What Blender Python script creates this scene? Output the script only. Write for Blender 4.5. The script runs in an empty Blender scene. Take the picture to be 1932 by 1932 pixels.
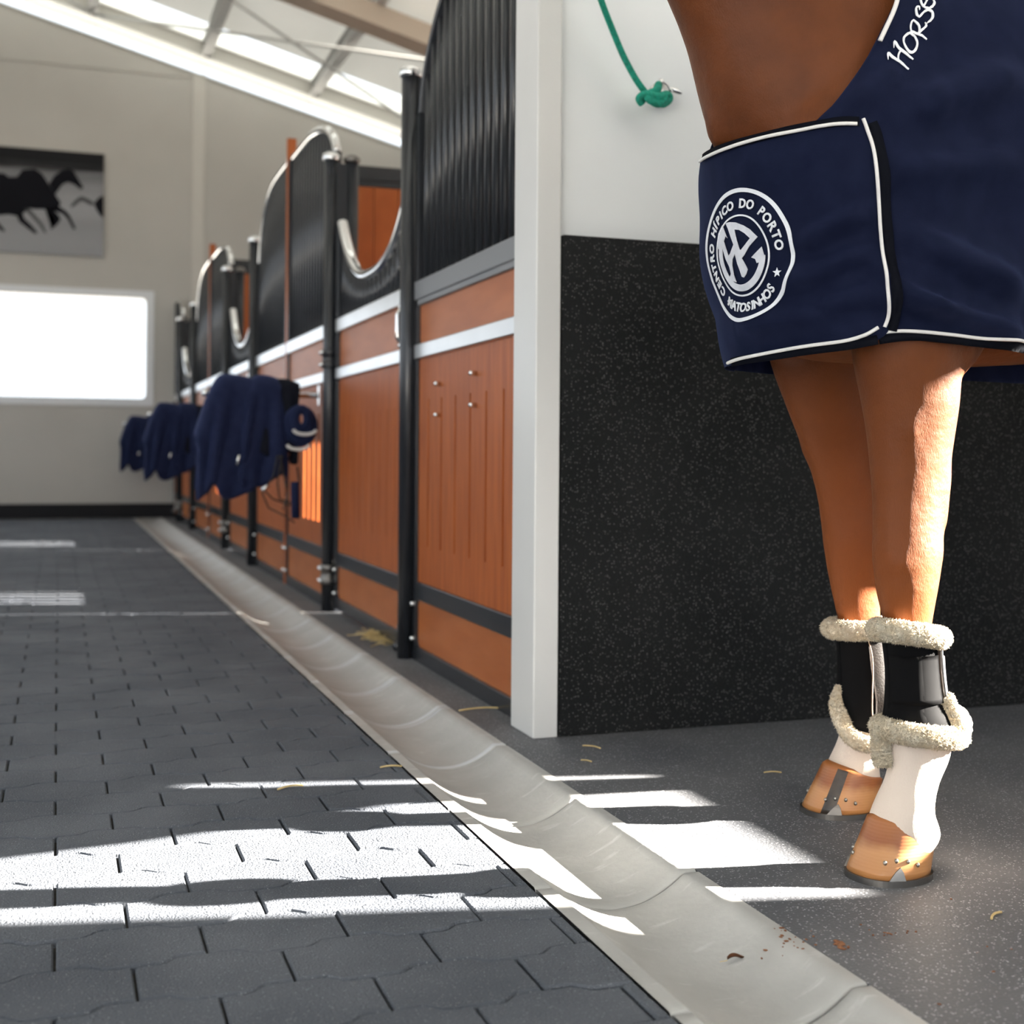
import bpy, bmesh, math, random
from mathutils import Vector, Matrix
from mathutils.bvhtree import BVHTree
random.seed(7)
PI = math.pi
S = bpy.context.scene
COL = S.collection

# ------------------------------------------------------------ camera
CH = 0.72                       # camera height
FP = 2430.0                     # focal length in pixels of the 1932 px frame
TH = math.radians(19.4)         # camera turned right of the aisle
sT, cT = math.sin(TH), math.cos(TH)
ROLL = 0.0075
cam_d = bpy.data.cameras.new('camera')
cam = bpy.data.objects.new('camera', cam_d); COL.objects.link(cam)
Rv = Vector((cT, -sT, 0)); Fv = Vector((sT, cT, 0)); Uv = Vector((0, 0, 1))
R2 = (Rv + Uv * ROLL).normalized(); U2 = (Uv - Rv * ROLL).normalized(); B2 = -Fv
M = Matrix((R2, U2, B2)).transposed().to_4x4(); M.translation = Vector((0, 0, CH))
cam.matrix_world = M
cam_d.sensor_width = 36; cam_d.lens = FP / 1932 * 36
cam_d.shift_y = -(966 - 854.4) / 1932
cam_d.clip_start = 0.05; cam_d.clip_end = 300
cam_d.dof.use_dof = True; cam_d.dof.focus_distance = 2.3; cam_d.dof.aperture_fstop = 3.6
S.camera = cam

# ------------------------------------------------------------ sky, sun, exposure
world = bpy.data.worlds.new('sky'); S.world = world; world.use_nodes = True
wn = world.node_tree.nodes; wl = world.node_tree.links
bg = wn['Background']
bg.inputs['Color'].default_value = (0.86, 0.93, 1.0, 1); bg.inputs['Strength'].default_value = 2.0
sun_d = bpy.data.lights.new('sun', 'SUN'); sun = bpy.data.objects.new('sun', sun_d); COL.objects.link(sun)
SUNDIR = Vector((-1, .229, -.365))
sun.rotation_euler = SUNDIR.to_track_quat('-Z', 'Y').to_euler()
sun.location = (12, -3, 8)
sun_d.energy = 125; sun_d.angle = math.radians(0.53); sun_d.color = (1, .93, .83)
S.view_settings.view_transform = 'Standard'; S.view_settings.look = 'None'
S.view_settings.exposure = 0.0; S.view_settings.gamma = 1
S.view_settings.use_curve_mapping = False

# ------------------------------------------------------------ helpers
def mat(name, col, rough=.6, metal=0, col2=None, nscale=30, bump=0, bscale=None, spec=.5, det=3, n1=.35, n2=.65, stretch=None, coat=0):
    m = bpy.data.materials.new(name); m.use_nodes = True
    n = m.node_tree.nodes; l = m.node_tree.links; b = n['Principled BSDF']
    b.inputs['Base Color'].default_value = (*col, 1); b.inputs['Roughness'].default_value = rough
    b.inputs['Metallic'].default_value = metal; b.inputs['Specular IOR Level'].default_value = spec
    b.inputs['Coat Weight'].default_value = coat
    tc = n.new('ShaderNodeTexCoord'); src = tc.outputs['Object']
    if stretch:
        mp = n.new('ShaderNodeMapping'); mp.inputs['Scale'].default_value = stretch
        l.new(src, mp.inputs['Vector']); src = mp.outputs['Vector']
    if col2:
        t = n.new('ShaderNodeTexNoise'); t.inputs['Scale'].default_value = nscale; t.inputs['Detail'].default_value = det
        l.new(src, t.inputs['Vector'])
        r = n.new('ShaderNodeValToRGB'); r.color_ramp.elements[0].position = n1; r.color_ramp.elements[1].position = n2
        r.color_ramp.elements[0].color = (*col, 1); r.color_ramp.elements[1].color = (*col2, 1)
        l.new(t.outputs['Fac'], r.inputs['Fac']); l.new(r.outputs['Color'], b.inputs['Base Color'])
    if bump:
        t2 = n.new('ShaderNodeTexNoise'); t2.inputs['Scale'].default_value = bscale or nscale; t2.inputs['Detail'].default_value = 4
        l.new(src, t2.inputs['Vector'])
        bp = n.new('ShaderNodeBump'); bp.inputs['Strength'].default_value = bump; bp.inputs['Distance'].default_value = .01
        l.new(t2.outputs['Fac'], bp.inputs['Height']); l.new(bp.outputs['Normal'], b.inputs['Normal'])
    return m

def newmesh(name, bm, m=None, smooth=False):
    me = bpy.data.meshes.new(name); bm.to_mesh(me); bm.free()
    if m: me.materials.append(m)
    if smooth:
        for p in me.polygons: p.use_smooth = True
    return me

def obj(name, bm, m=None, parent=None, smooth=False, loc=None, bevel=0, keep=True):
    me = newmesh(name, bm, m, smooth) if isinstance(bm, bmesh.types.BMesh) else bm
    o = bpy.data.objects.new(name, me); COL.objects.link(o)
    if parent:
        o.parent = parent
        if keep: o.matrix_parent_inverse = Matrix.Translation(-parent.location) if parent.rotation_euler.z == 0 and parent.parent is None else parent.matrix_basis.inverted()
    if loc: o.location = loc
    if bevel:
        md = o.modifiers.new('bevel', 'BEVEL'); md.width = bevel; md.segments = 2; md.limit_method = 'ANGLE'
        md.harden_normals = False
    return o

def child(name, bm, m, parent, smooth=False, bevel=0):
    """mesh given in the parent's local frame"""
    o = obj(name, bm, m, parent, smooth, keep=False, bevel=bevel); return o

def tag(o, label=None, cat=None, group=None, kind=None):
    if label: o['label'] = label
    if cat: o['category'] = cat
    if group: o['group'] = group
    if kind: o['kind'] = kind
    return o

def thing(name, label, cat, loc=(0, 0, 0), group=None):
    o = bpy.data.objects.new(name, None); COL.objects.link(o); o.location = loc
    o.empty_display_size = .1
    return tag(o, label, cat, group)

def struct(name, bm, m, **k):
    o = obj(name, bm, m, **k); o['kind'] = 'structure'; return o

def box(bm, x0, x1, y0, y1, z0, z1, mi=0):
    v = [bm.verts.new(p) for p in ((x0, y0, z0), (x1, y0, z0), (x1, y1, z0), (x0, y1, z0), (x0, y0, z1), (x1, y0, z1), (x1, y1, z1), (x0, y1, z1))]
    for f in ((0, 3, 2, 1), (4, 5, 6, 7), (0, 1, 5, 4), (1, 2, 6, 5), (2, 3, 7, 6), (3, 0, 4, 7)):
        fc = bm.faces.new([v[i] for i in f]); fc.material_index = mi
    return v

def B(*a):
    bm = bmesh.new(); box(bm, *a); return bm

def frame_at(t):
    t = t.normalized(); up = Vector((0, 0, 1)) if abs(t.z) < .95 else Vector((1, 0, 0))
    a = t.cross(up).normalized(); b = a.cross(t).normalized(); return a, b

def tube(bm, pts, r, seg=12, caps=True, rb=None):
    """r: number or list; rb: second radius"""
    pts = [Vector(p) for p in pts]; n = len(pts); rings = []
    a0 = None
    for i, p in enumerate(pts):
        t = (pts[min(i + 1, n - 1)] - pts[max(i - 1, 0)]).normalized()
        if a0 is None: a, b = frame_at(t)
        else:
            a = (a0 - t * a0.dot(t)).normalized(); b = a.cross(t).normalized() * 1
        a0 = a
        ri = r[i] if isinstance(r, (list, tuple)) else r
        rj = (rb[i] if isinstance(rb, (list, tuple)) else rb) if rb else ri
        rings.append([bm.verts.new(p + a * math.cos(2 * PI * k / seg) * ri + b * math.sin(2 * PI * k / seg) * rj) for k in range(seg)])
    for i in range(n - 1):
        for k in range(seg):
            bm.faces.new((rings[i][k], rings[i][(k + 1) % seg], rings[i + 1][(k + 1) % seg], rings[i + 1][k]))
    if caps:
        bm.faces.new(rings[0][::-1]); bm.faces.new(rings[-1])
    return rings

def lathe(bm, prof, c=(0, 0, 0), seg=20):
    rings = []
    for (r, z) in prof:
        rings.append([bm.verts.new((c[0] + r * math.cos(2 * PI * k / seg), c[1] + r * math.sin(2 * PI * k / seg), c[2] + z)) for k in range(seg)])
    for i in range(len(rings) - 1):
        for k in range(seg):
            bm.faces.new((rings[i][k], rings[i][(k + 1) % seg], rings[i + 1][(k + 1) % seg], rings[i + 1][k]))
    bm.faces.new(rings[0][::-1]); bm.faces.new(rings[-1])

def fixn(bm):
    bmesh.ops.recalc_face_normals(bm, faces=bm.faces); return bm

def ellipsoid(bm, c, r, rot=None, seg=20, rin=12):
    m = Matrix.Translation(c) @ (rot.to_4x4() if rot else Matrix.Identity(4)) @ Matrix.Diagonal((*r, 1))
    bmesh.ops.create_uvsphere(bm, u_segments=seg, v_segments=rin, radius=1, matrix=m)

def copy_tree(o, parent=None):
    c = o.copy(); COL.objects.link(c)
    if parent: c.parent = parent
    for ch in list(o.children): copy_tree(ch, c)
    return c

def hsh(i): 
    x = math.sin(i * 127.1 + 11.7) * 43758.5453; return x - math.floor(x)

def lerp_tab(tab, x):
    if x <= tab[0][0]: return tab[0][1:]
    for i in range(len(tab) - 1):
        if x <= tab[i + 1][0]:
            f = (x - tab[i][0]) / (tab[i + 1][0] - tab[i][0])
            f2 = f * f * (3 - 2 * f) * .5 + f * .5
            return [a + (b - a) * f2 for a, b in zip(tab[i][1:], tab[i + 1][1:])]
    return tab[-1][1:]

# ------------------------------------------------------------ materials
def speckle(name, base, spot, scale, thr, rough=.7, bump=.3, base2=None, spec=.5):
    m = mat(name, base, rough, 0, base2, 3, spec=spec)
    n = m.node_tree.nodes; l = m.node_tree.links; b = n['Principled BSDF']
    tc = [x for x in n if x.type == 'TEX_COORD'][0]
    vo = n.new('ShaderNodeTexVoronoi'); vo.inputs['Scale'].default_value = scale
    l.new(tc.outputs['Object'], vo.inputs['Vector'])
    # only cells whose random value is high become flecks
    sep = n.new('ShaderNodeSeparateColor'); l.new(vo.outputs['Color'], sep.inputs['Color'])
    g = n.new('ShaderNodeMath'); g.operation = 'GREATER_THAN'; g.inputs[1].default_value = thr; l.new(sep.outputs[0], g.inputs[0])
    ls = n.new('ShaderNodeMath'); ls.operation = 'LESS_THAN'; ls.inputs[1].default_value = .36; l.new(vo.outputs['Distance'], ls.inputs[0])
    mu = n.new('ShaderNodeMath'); mu.operation = 'MULTIPLY'; l.new(g.outputs[0], mu.inputs[0]); l.new(ls.outputs[0], mu.inputs[1])
    mu2 = n.new('ShaderNodeMath'); mu2.operation = 'MULTIPLY'; l.new(mu.outputs[0], mu2.inputs[0]); l.new(sep.outputs[1], mu2.inputs[1])
    mx = n.new('ShaderNodeMix'); mx.data_type = 'RGBA'; l.new(mu2.outputs[0], mx.inputs['Factor'])
    mx.inputs['B'].default_value = (*spot, 1); mx.inputs['A'].default_value = (*base, 1)
    if b.inputs['Base Color'].links: l.new(b.inputs['Base Color'].links[0].from_socket, mx.inputs['A'])
    l.new(mx.outputs['Result'], b.inputs['Base Color'])
    if bump:
        t2 = n.new('ShaderNodeTexNoise'); t2.inputs['Scale'].default_value = scale * .8; l.new(tc.outputs['Object'], t2.inputs['Vector'])
        bp = n.new('ShaderNodeBump'); bp.inputs['Strength'].default_value = bump; bp.inputs['Distance'].default_value = .004
        l.new(t2.outputs['Fac'], bp.inputs['Height']); l.new(bp.outputs['Normal'], b.inputs['Normal'])
    return m

MT = {}
MT['paver'] = speckle('paver_stone', (.064, .072, .088), (.22, .23, .25), 320, .8, .8, .95, (.098, .107, .124), spec=.3)
MT['joint'] = mat('joint_sand', (.02, .02, .021), .95, 0, (.05, .047, .04), 60)
MT['concrete'] = mat('concrete', (.36, .355, .34), .5, 0, (.42, .415, .40), 7, bump=.12, bscale=60)
_m = MT['concrete']; _n = _m.node_tree.nodes; _l = _m.node_tree.links; _b = _n['Principled BSDF']; _tc = [x for x in _n if x.type == 'TEX_COORD'][0]
_mp = _n.new('ShaderNodeMapping'); _mp.inputs['Scale'].default_value = (7, 22, 1); _mp.inputs['Rotation'].default_value = (0, 0, .7); _l.new(_tc.outputs['Object'], _mp.inputs[0])
_t = _n.new('ShaderNodeTexNoise'); _t.inputs['Scale'].default_value = 1.6; _t.inputs['Detail'].default_value = 6; _l.new(_mp.outputs[0], _t.inputs['Vector'])
_r = _n.new('ShaderNodeMapRange'); _r.inputs['From Min'].default_value = .60; _r.inputs['From Max'].default_value = .72; _r.inputs['To Max'].default_value = .55; _l.new(_t.outputs['Fac'], _r.inputs['Value'])
_x = _n.new('ShaderNodeMix'); _x.data_type = 'RGBA'; _l.new(_r.outputs[0], _x.inputs['Factor']); _l.new(_b.inputs['Base Color'].links[0].from_socket, _x.inputs['A']); _x.inputs['B'].default_value = (.60, .60, .59, 1); _l.new(_x.outputs['Result'], _b.inputs['Base Color'])
MT['concrete_mark'] = mat('concrete_mark', (.50, .51, .53), .45)
MT['rubber_floor'] = speckle('rubber_floor', (.080, .084, .094), (.48, .49, .51), 230, .62, .58, .35, (.115, .118, .126), spec=.35)
MT['rubber_wall'] = speckle('rubber_wall', (.008, .0085, .009), (.17, .17, .165), 165, .55, .75, 1.0, (.013, .0135, .014), spec=.15)
MT['white'] = mat('white_wall', (.78, .80, .81), .42, 0, (.80, .82, .83), 1.5)
MT['pillar'] = mat('pillar_paint', (.66, .655, .64), .3, 0, (.70, .695, .68), 2)
MT['plaster'] = mat('plaster', (.45, .43, .395), .85, 0, (.48, .46, .425), 1.2)
MT['trimblack'] = mat('base_black', (.012, .012, .014), .6, spec=.2)
MT['black'] = mat('black_paint', (.016, .018, .022), .26, 0, (.02, .022, .027), 4)
MT['grey'] = mat('rail_grey', (.17, .175, .185), .38)  # darker grey, only for the upper rail of the nearest panel
MT['alu'] = mat('galvanised', (.80, .81, .82), .30, 1, (.86, .87, .88), 5)
MT['chrome'] = mat('chrome', (.82, .82, .82), .12, 1)
MT['steel'] = mat('worn_steel', (.20, .19, .18), .4, 1, (.18, .17, .16), 40)
MT['wood'] = mat('larch_board', (.30, .070, .014), .45, 0, (.40, .105, .022), 6, spec=.3, stretch=(1, 5, .5), bump=.05, bscale=20)
MT['woodface'] = mat('plywood', (.33, .090, .020), .40, 0, (.40, .122, .034), 5, spec=.35, stretch=(1, .6, 3))
MT['slot'] = mat('slot_dark', (.08, .025, .01), .8)
MT['navy'] = mat('navy_cloth', (.0085, .0125, .040), .8, 0, (.012, .017, .050), 25, spec=.12, bump=.15, bscale=900)
MT['navy'].node_tree.nodes['Principled BSDF'].inputs['Sheen Weight'].default_value = .18
MT['navy'].node_tree.nodes['Principled BSDF'].inputs['Sheen Tint'].default_value = (.25, .35, .8, 1)
MT['navydark'] = mat('navy_binding', (.006, .007, .013), .7, spec=.1)
MT['piping'] = mat('white_piping', (.72, .70, .68), .6, bump=.2, bscale=700)
MT['thread'] = mat('white_thread', (.74, .76, .80), .55, bump=.2, bscale=900)
MT['silver'] = mat('silver_thread', (.52, .53, .58), .45, 0, (.60, .61, .66), 60)
MT['coat'] = None
MT['rope'] = mat('green_rope', (.0, .20, .13), .7, 0, (.0, .32, .22), 120, bump=.5, bscale=300)
MT['fleece'] = mat('fleece', (.86, .72, .52), .95, 0, (.93, .83, .66), 60, bump=.9, bscale=220)
MT['leather'] = mat('black_leather', (.016, .013, .011), .38, 0, (.026, .018, .014), 20, spec=.35, bump=.1, bscale=300)
MT['neoprene'] = mat('black_neoprene', (.008, .008, .009), .75, spec=.12)
MT['straw'] = mat('straw', (.50, .36, .15), .8, 0, (.62, .48, .24), 50)
MT['dung'] = mat('dry_dung', (.16, .06, .025), .9, 0, (.25, .11, .05), 80)
MT['roof'] = mat('roof_sheet', (.78, .78, .76), .5)
MT['steelwhite'] = mat('white_steel', (.62, .62, .60), .35)
MT['beam'] = mat('beam_cream', (.42, .34, .27), .7)
MT['nail'] = mat('nail', (.35, .33, .30), .35, 1)
MT['frame'] = mat('window_frame', (.70, .71, .73), .4)

g = bpy.data.materials.new('clear_glass'); g.use_nodes = True
gn = g.node_tree.nodes; gl = g.node_tree.links; gn.remove(gn['Principled BSDF'])
tr = gn.new('ShaderNodeBsdfTransparent'); gs = gn.new('ShaderNodeBsdfGlossy'); gs.inputs['Roughness'].default_value = .02
mx = gn.new('ShaderNodeMixShader'); mx.inputs[0].default_value = .05
gl.new(tr.outputs[0], mx.inputs[1]); gl.new(gs.outputs[0], mx.inputs[2]); gl.new(mx.outputs[0], gn['Material Output'].inputs[0])
MT['glass'] = g
g = bpy.data.materials.new('frosted_sheet'); g.use_nodes = True
gn = g.node_tree.nodes; gl = g.node_tree.links; gn.remove(gn['Principled BSDF'])
tr = gn.new('ShaderNodeBsdfTranslucent'); tr.inputs[0].default_value = (.13, .14, .14, 1)
df = gn.new('ShaderNodeBsdfDiffuse'); df.inputs[0].default_value = (.7, .72, .72, 1)
mx = gn.new('ShaderNodeMixShader'); mx.inputs[0].default_value = .35
gl.new(tr.outputs[0], mx.inputs[1]); gl.new(df.outputs[0], mx.inputs[2]); gl.new(mx.outputs[0], gn['Material Output'].inputs[0])
MT['frosted'] = g
# ------------------------------------------------------------ building shell
XL, XR, YB, YF = -3.6, 4.2, -4.0, 14.2
GX0, GX1 = .748, 1.045                      # gutter
def zr(x): return 5.14 - .264 * x           # underside of rafters

# paving of interlocking stones
def wave(x, j, L=.207, A=.0105):
    u = (x / L + .5 * (j % 2)) % 1.0
    # trapezoid: high on the first half, low on the second
    d = abs(u - .5)
    t = min(max((d - .25) / .055, -1), 1)
    return A * t
def paving():
    bm = bmesh.new(); L = .207; P = .134; g = .0019
    j0 = int(YB / P); j1 = int(YF / P)
    box(bm, XL, GX0, YB, YF, -.06, -.011, 1)
    for j in range(j0, j1):
        y0, y1 = j * P, (j + 1) * P
        off = .5 * L * (j % 2)
        n0 = int((XL - off) / L) - 1; n1 = int((GX0 - off) / L) + 1
        for n in range(n0, n1 + 1):
            xa = off + n * L; xb = xa + L
            ca, cb = max(xa, XL), min(xb, GX0 - .0005)
            if cb - ca < .012: continue
            jt = (hsh(n * 3.1 + j * 7.7) - .5) * .0022; tl = (hsh(n * 5.3 + j * 1.7) - .5) * .0016
            xs = [ca + g]
            for q in range(1, 24):
                x = xa + L * q / 24
                if ca + .004 < x < cb - .004: xs.append(x)
            xs.append(cb - g)
            # keep only knees of the trapezoid
            def loop(ins, z):
                lo = []; hi = []
                for x in xs:
                    xx = min(max(x, ca + g + ins), cb - g - ins)
                    lo.append((xx, y0 + wave(xx, j) + g + ins)); hi.append((xx, y1 + wave(xx, j + 1) - g - ins))
                return [bm.verts.new((p[0], p[1], z + tl * (p[0] - ca) / L)) for p in lo + hi[::-1]]
            a = loop(0, -.012); b = loop(0, -.0035 + jt); c = loop(.003, jt)
            N = len(a)
            for k in range(N):
                bm.faces.new((a[k], a[(k + 1) % N], b[(k + 1) % N], b[k]))
                bm.faces.new((b[k], b[(k + 1) % N], c[(k + 1) % N], c[k]))
            h = N // 2
            for k in range(h - 1):
                bm.faces.new((c[k], c[k + 1], c[N - 2 - k], c[N - 1 - k]))
    return bm
o = struct('floor', paving(), MT['paver']); o.data.materials.append(MT['joint'])
o['label'] = 'dark grey interlocking paving of the stable aisle'

# concrete gutter
def gutter():
    bm = bmesh.new(); W = GX1 - GX0
    def prof(t):
        x = GX0 + t * W
        if t < .09 or t > .91: z = .001
        else:
            u = (t - .5) / .41; z = .001 - .048 * (1 - abs(u) ** 2.1)
        return x, z
    T = [0, .045, .085] + [.09 + .82 * i / 22 for i in range(23)] + [.955, 1]
    y = -3.9 + .093
    k = 0
    edges = [1.993 + .5 * i for i in range(-12, 25)]
    for e in edges:
        e1 = min(e + .4955, YF - .01)
        if e1 - e < .05: continue
        ys = [e, e + .004, e + .026, (e + e1) / 2, e1 - .02, e1 - .004, e1]
        rows = []
        for q, yy in enumerate(ys):
            dz = -.003 if q in (0, 6) else 0
            rows.append([bm.verts.new((prof(t)[0], yy, prof(t)[1] + dz)) for t in T])
        for q in range(6):
            for i in range(len(T) - 1):
                f = bm.faces.new((rows[q][i], rows[q][i + 1], rows[q + 1][i + 1], rows[q + 1][i]))
                if e > 2.9 and q in (1, 4): f.material_index = 1
                f.smooth = True
        lo = [[bm.verts.new((x, yy, -.09)) for x in (GX0, GX1)] for yy in (ys[0], ys[-1])]
        # end faces and sides
        for r, l in ((rows[0], lo[0]), (rows[-1], lo[1])):
            bm.faces.new([l[0], l[1]] + r[::-1])
    box(bm, GX0 - .003, GX1 + .003, YB, YF, -.12, -.075)
    return fixn(bm)
o = obj('drain_gutter', gutter(), MT['concrete']); o.data.materials.append(MT['concrete_mark'])
tag(o, 'pale grey concrete gutter running along the floor in front of the stalls', 'gutter')

bm = bmesh.new(); box(bm, GX1 + .002, XR, YB, YF, -.12, 0)
o = struct('floor_bay', bm, MT['rubber_floor']); o['label'] = 'speckled black rubber floor of the grooming bay'

# far gable wall with window hole and light strip
WX1, WZ0, WZ1, WX0 = .90, 1.235, 2.36, -2.5
def wall_poly(bm, pts, y0, y1):
    a = [bm.verts.new((x, y0, z)) for x, z in pts]; b = [bm.verts.new((x, y1, z)) for x, z in pts]
    bm.faces.new(a); bm.faces.new(b[::-1]); n = len(pts)
    for i in range(n): bm.faces.new((a[i], b[i], b[(i + 1) % n], a[(i + 1) % n]))
bm = bmesh.new()
wall_poly(bm, [(XL, -.2), (XR, -.2), (XR, WZ0), (XL, WZ0)], YF, YF + .18)
wall_poly(bm, [(XL, WZ0), (WX0, WZ0), (WX0, WZ1), (XL, WZ1)], YF, YF + .18)
wall_poly(bm, [(WX1, WZ0), (XR, WZ0), (XR, WZ1), (WX1, WZ1)], YF, YF + .18)
wall_poly(bm, [(XL, WZ1), (XR, WZ1), (XR, zr(XR)), (XL, zr(XL))], YF, YF + .18)
wall_poly(bm, [(XL, zr(XL) + .20), (XR, zr(XR) + .20), (XR, zr(XR) + .55), (XL, zr(XL) + .55)], YF, YF + .18)
struct('wall_far', fixn(bm), MT['plaster'])
bm = bmesh.new(); wall_poly(bm, [(XL, zr(XL)), (XR, zr(XR)), (XR, zr(XR) + .20), (XL, zr(XL) + .20)], YF + .07, YF + .08)
o = struct('window_2', fixn(bm), MT['glass']); o['label'] = 'long sloping strip of daylight under the roof'
bm = bmesh.new()
for d0, d1 in ((-.012, .0), (.118, .128), (.198, .212)):
    wall_poly(bm, [(XL, zr(XL) + d0), (XR, zr(XR) + d0), (XR, zr(XR) + d1), (XL, zr(XL) + d1)], YF - .02, YF + .1)
struct('trim_1', fixn(bm), MT['steelwhite'])
# faint column and moulding on far wall
bm = bmesh.new(); box(bm, 1.335, 1.465, YF - .012, YF + .01, .15, zr(1.4) - .0)
struct('trim_2', bm, mat('plaster_column', (.56, .535, .49), .85), bevel=.003)
bm = bmesh.new(); box(bm, XL, 1.33, YF - .008, YF + .01, 4.72, 4.745)
struct('trim_3', bm, MT['plaster'])
bm = B(XL, 4.2, YF - .025, YF + .01, 0, .155); struct('baseboard_far', bm, MT['trimblack'])

# window in the far wall
wt = thing('window_1', None, None, (WX0, YF, WZ0)); wt['kind'] = 'structure'
wt['label'] = 'wide window glaring white in the far wall'
bm = bmesh.new(); w = WX1 - WX0; h = WZ1 - WZ0
# frame with rounded inner corners
def rrect(x0, x1, z0, z1, r, n=6):
    out = []
    for cx, cz, a0 in ((x1 - r, z1 - r, 0), (x0 + r, z1 - r, 90), (x0 + r, z0 + r, 180), (x1 - r, z0 + r, 270)):
        for i in range(n + 1):
            a = math.radians(a0 + 90 * i / n); out.append((cx + r * math.cos(a), cz + r * math.sin(a)))
    return out
inn = rrect(.03, w - .03, .03, h - .03, .05); out = rrect(-.05, w + .05, -.05, h + .05, .012)
for y0, y1 in ((-.012, .14),):
    ra = [bm.verts.new((x, y0, z)) for x, z in inn]; rb = [bm.verts.new((x, y0, z)) for x, z in out]
    rc = [bm.verts.new((x, y1, z)) for x, z in inn]; rd = [bm.verts.new((x, y1, z)) for x, z in out]
    n = len(inn)
    for i in range(n):
        k = (i + 1) % n
        bm.faces.new((ra[i], rb[i], rb[k], ra[k])); bm.faces.new((rc[i], rc[k], rd[k], rd[i]))
        bm.faces.new((ra[i], ra[k], rc[k], rc[i])); bm.faces.new((rb[i], rd[i], rd[k], rb[k]))
child('window_frame', fixn(bm), MT['frame'], wt)
child('pane', B(.0, w, .08, .086, .0, h), MT['glass'], wt)

# left wall: piers and sill below wide openings
bm = bmesh.new()
box(bm, XL - .2, XL, YB, YF, -.1, .9); 
bm2 = bmesh.new()
wall_poly(bm2, [(YB, 3.6), (YF + .18, 3.6), (YF + .18, zr(XL) + .5), (YB, zr(XL) + .5)], 0, .2)
for v in bm2.verts: v.co = Vector((XL - v.co.y, v.co.x, v.co.z))
me = bpy.data.meshes.new('x'); bm2.to_mesh(me); bm2.free(); bm.from_mesh(me); bpy.data.meshes.remove(me)
for yy in (-4.0, -.8, 2.6, 6.0, 9.4, 12.9):
    box(bm, XL - .2, XL, yy, yy + (.4 if yy < 12 else 1.4), .9, 3.6)
struct('wall_left', fixn(bm), MT['white'])
# right wall with one low window per bay, sun comes in here
SW = [(1.105, 1.945), (4.985, 5.92), (8.795, 9.73)]
SZ0, SZ1 = 1.077, 1.885
bm = bmesh.new()
box(bm, XR, XR + .06, YB, YF + .18, -.2, SZ0); box(bm, XR, XR + .06, YB, YF + .18, SZ1, zr(XR) + .5)
ys = [YB] + [v for s in SW for v in s] + [YF + .18]
for i in range(0, len(ys), 2): box(bm, XR, XR + .06, ys[i], ys[i + 1], SZ0, SZ1)
struct('wall_right', fixn(bm), MT['white'])
# gable over the open end behind the viewer
bm = bmesh.new(); wall_poly(bm, [(XL - .2, 3.7), (XR, 3.7), (XR, zr(XR) + .5), (XL - .2, zr(XL) + .5)], YB - .2, YB)
struct('wall_near', fixn(bm), MT['white'])

# roof: corrugated sheet, frosted bands, purlins, rafters, bracing
FB = [(13.62, 14.12), (10.2, 10.75), (7.2, 7.9), (3.4, 4.2), (-.2, .6)]
def roof(bm, y0, y1, m):
    n = 128; x0, x1 = XL - .3, XR + .4
    pts = []
    x = x0
    N = int((y1 - y0) / .05)
    for i in range(N + 1):
        y = y0 + (y1 - y0) * i / N; dz = .018 if i % 2 else 0
        pts.append((y, dz))
    va = [bm.verts.new((x0, y, zr(x0) + .36 + d)) for y, d in pts]; vb = [bm.verts.new((x1, y, zr(x1) + .36 + d)) for y, d in pts]
    for i in range(N): bm.faces.new((va[i], vb[i], vb[i + 1], va[i + 1]))
bm = bmesh.new(); prev = YF + .18
for a, b in FB:
    roof(bm, b, prev, 0); prev = a
roof(bm, YB - .2, prev, 0)
_m = MT['roof']; _n = _m.node_tree.nodes; _l = _m.node_tree.links
_t = _n.new('ShaderNodeBsdfTranslucent'); _t.inputs[0].default_value = (.016, .0165, .016, 1)
_a = _n.new('ShaderNodeAddShader'); _l.new(_n['Principled BSDF'].outputs[0], _a.inputs[0]); _l.new(_t.outputs[0], _a.inputs[1]); _l.new(_a.outputs[0], _n['Material Output'].inputs[0])
struct('ceiling', bm, MT['roof'])
for i, (a, b) in enumerate(FB):
    bm = bmesh.new(); roof(bm, a, b, 0); o = struct('ceiling_skylight', bm, MT['frosted'])
bm = bmesh.new()
k = 0
x = 2.64
xs = [2.64 + 1.165 * i for i in range(-5, 2)]
for i, x in enumerate(xs):
    bm = bmesh.new(); z = zr(x) + .215
    box(bm, x - .055, x + .055, YB, YF, z, z + .012); box(bm, x - .01, x + .01, YB, YF, z + .012, z + .13); box(bm, x - .055, x + .055, YB, YF, z + .13, z + .142)
    o = obj('purlin', bm, MT['steelwhite']); tag(o, 'white steel purlin running lengthwise under the roof', 'purlin', 'roof purlins')
for i, yy in enumerate((11.05, 7.7, 4.4, 1.1)):
    bm = bmesh.new(); wall_poly(bm, [(XL, zr(XL) + .01), (XR, zr(XR) + .01), (XR, zr(XR) + .20), (XL, zr(XL) + .20)], yy, yy + .3)
    o = obj('rafter', fixn(bm), MT['beam']); tag(o, 'broad cream roof beam sloping down to the right', 'rafter', 'roof beams')
bm = bmesh.new()
def rp(x, y, d=.19): return Vector((x, y, zr(x) + d))
for a, b in (((.3, 11.35), (4.0, 14.1)), ((4.0, 11.35), (.3, 14.1)), ((-3.4, 11.35), (.3, 14.1)), ((.3, 11.35), (-3.4, 14.1))):
    tube(bm, [rp(*a), rp(*b)], .016, 8)
o = obj('roof_bracing', fixn(bm), MT['steelwhite'], smooth=True); tag(o, 'thin crossed bracing rods below the roof by the far gable', 'bracing')

# exterior ground
bm = B(-60, 60, -60, 80, -.3, -.14)
struct('floor_outside', bm, mat('yard', (.30, .29, .27), .9))

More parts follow.
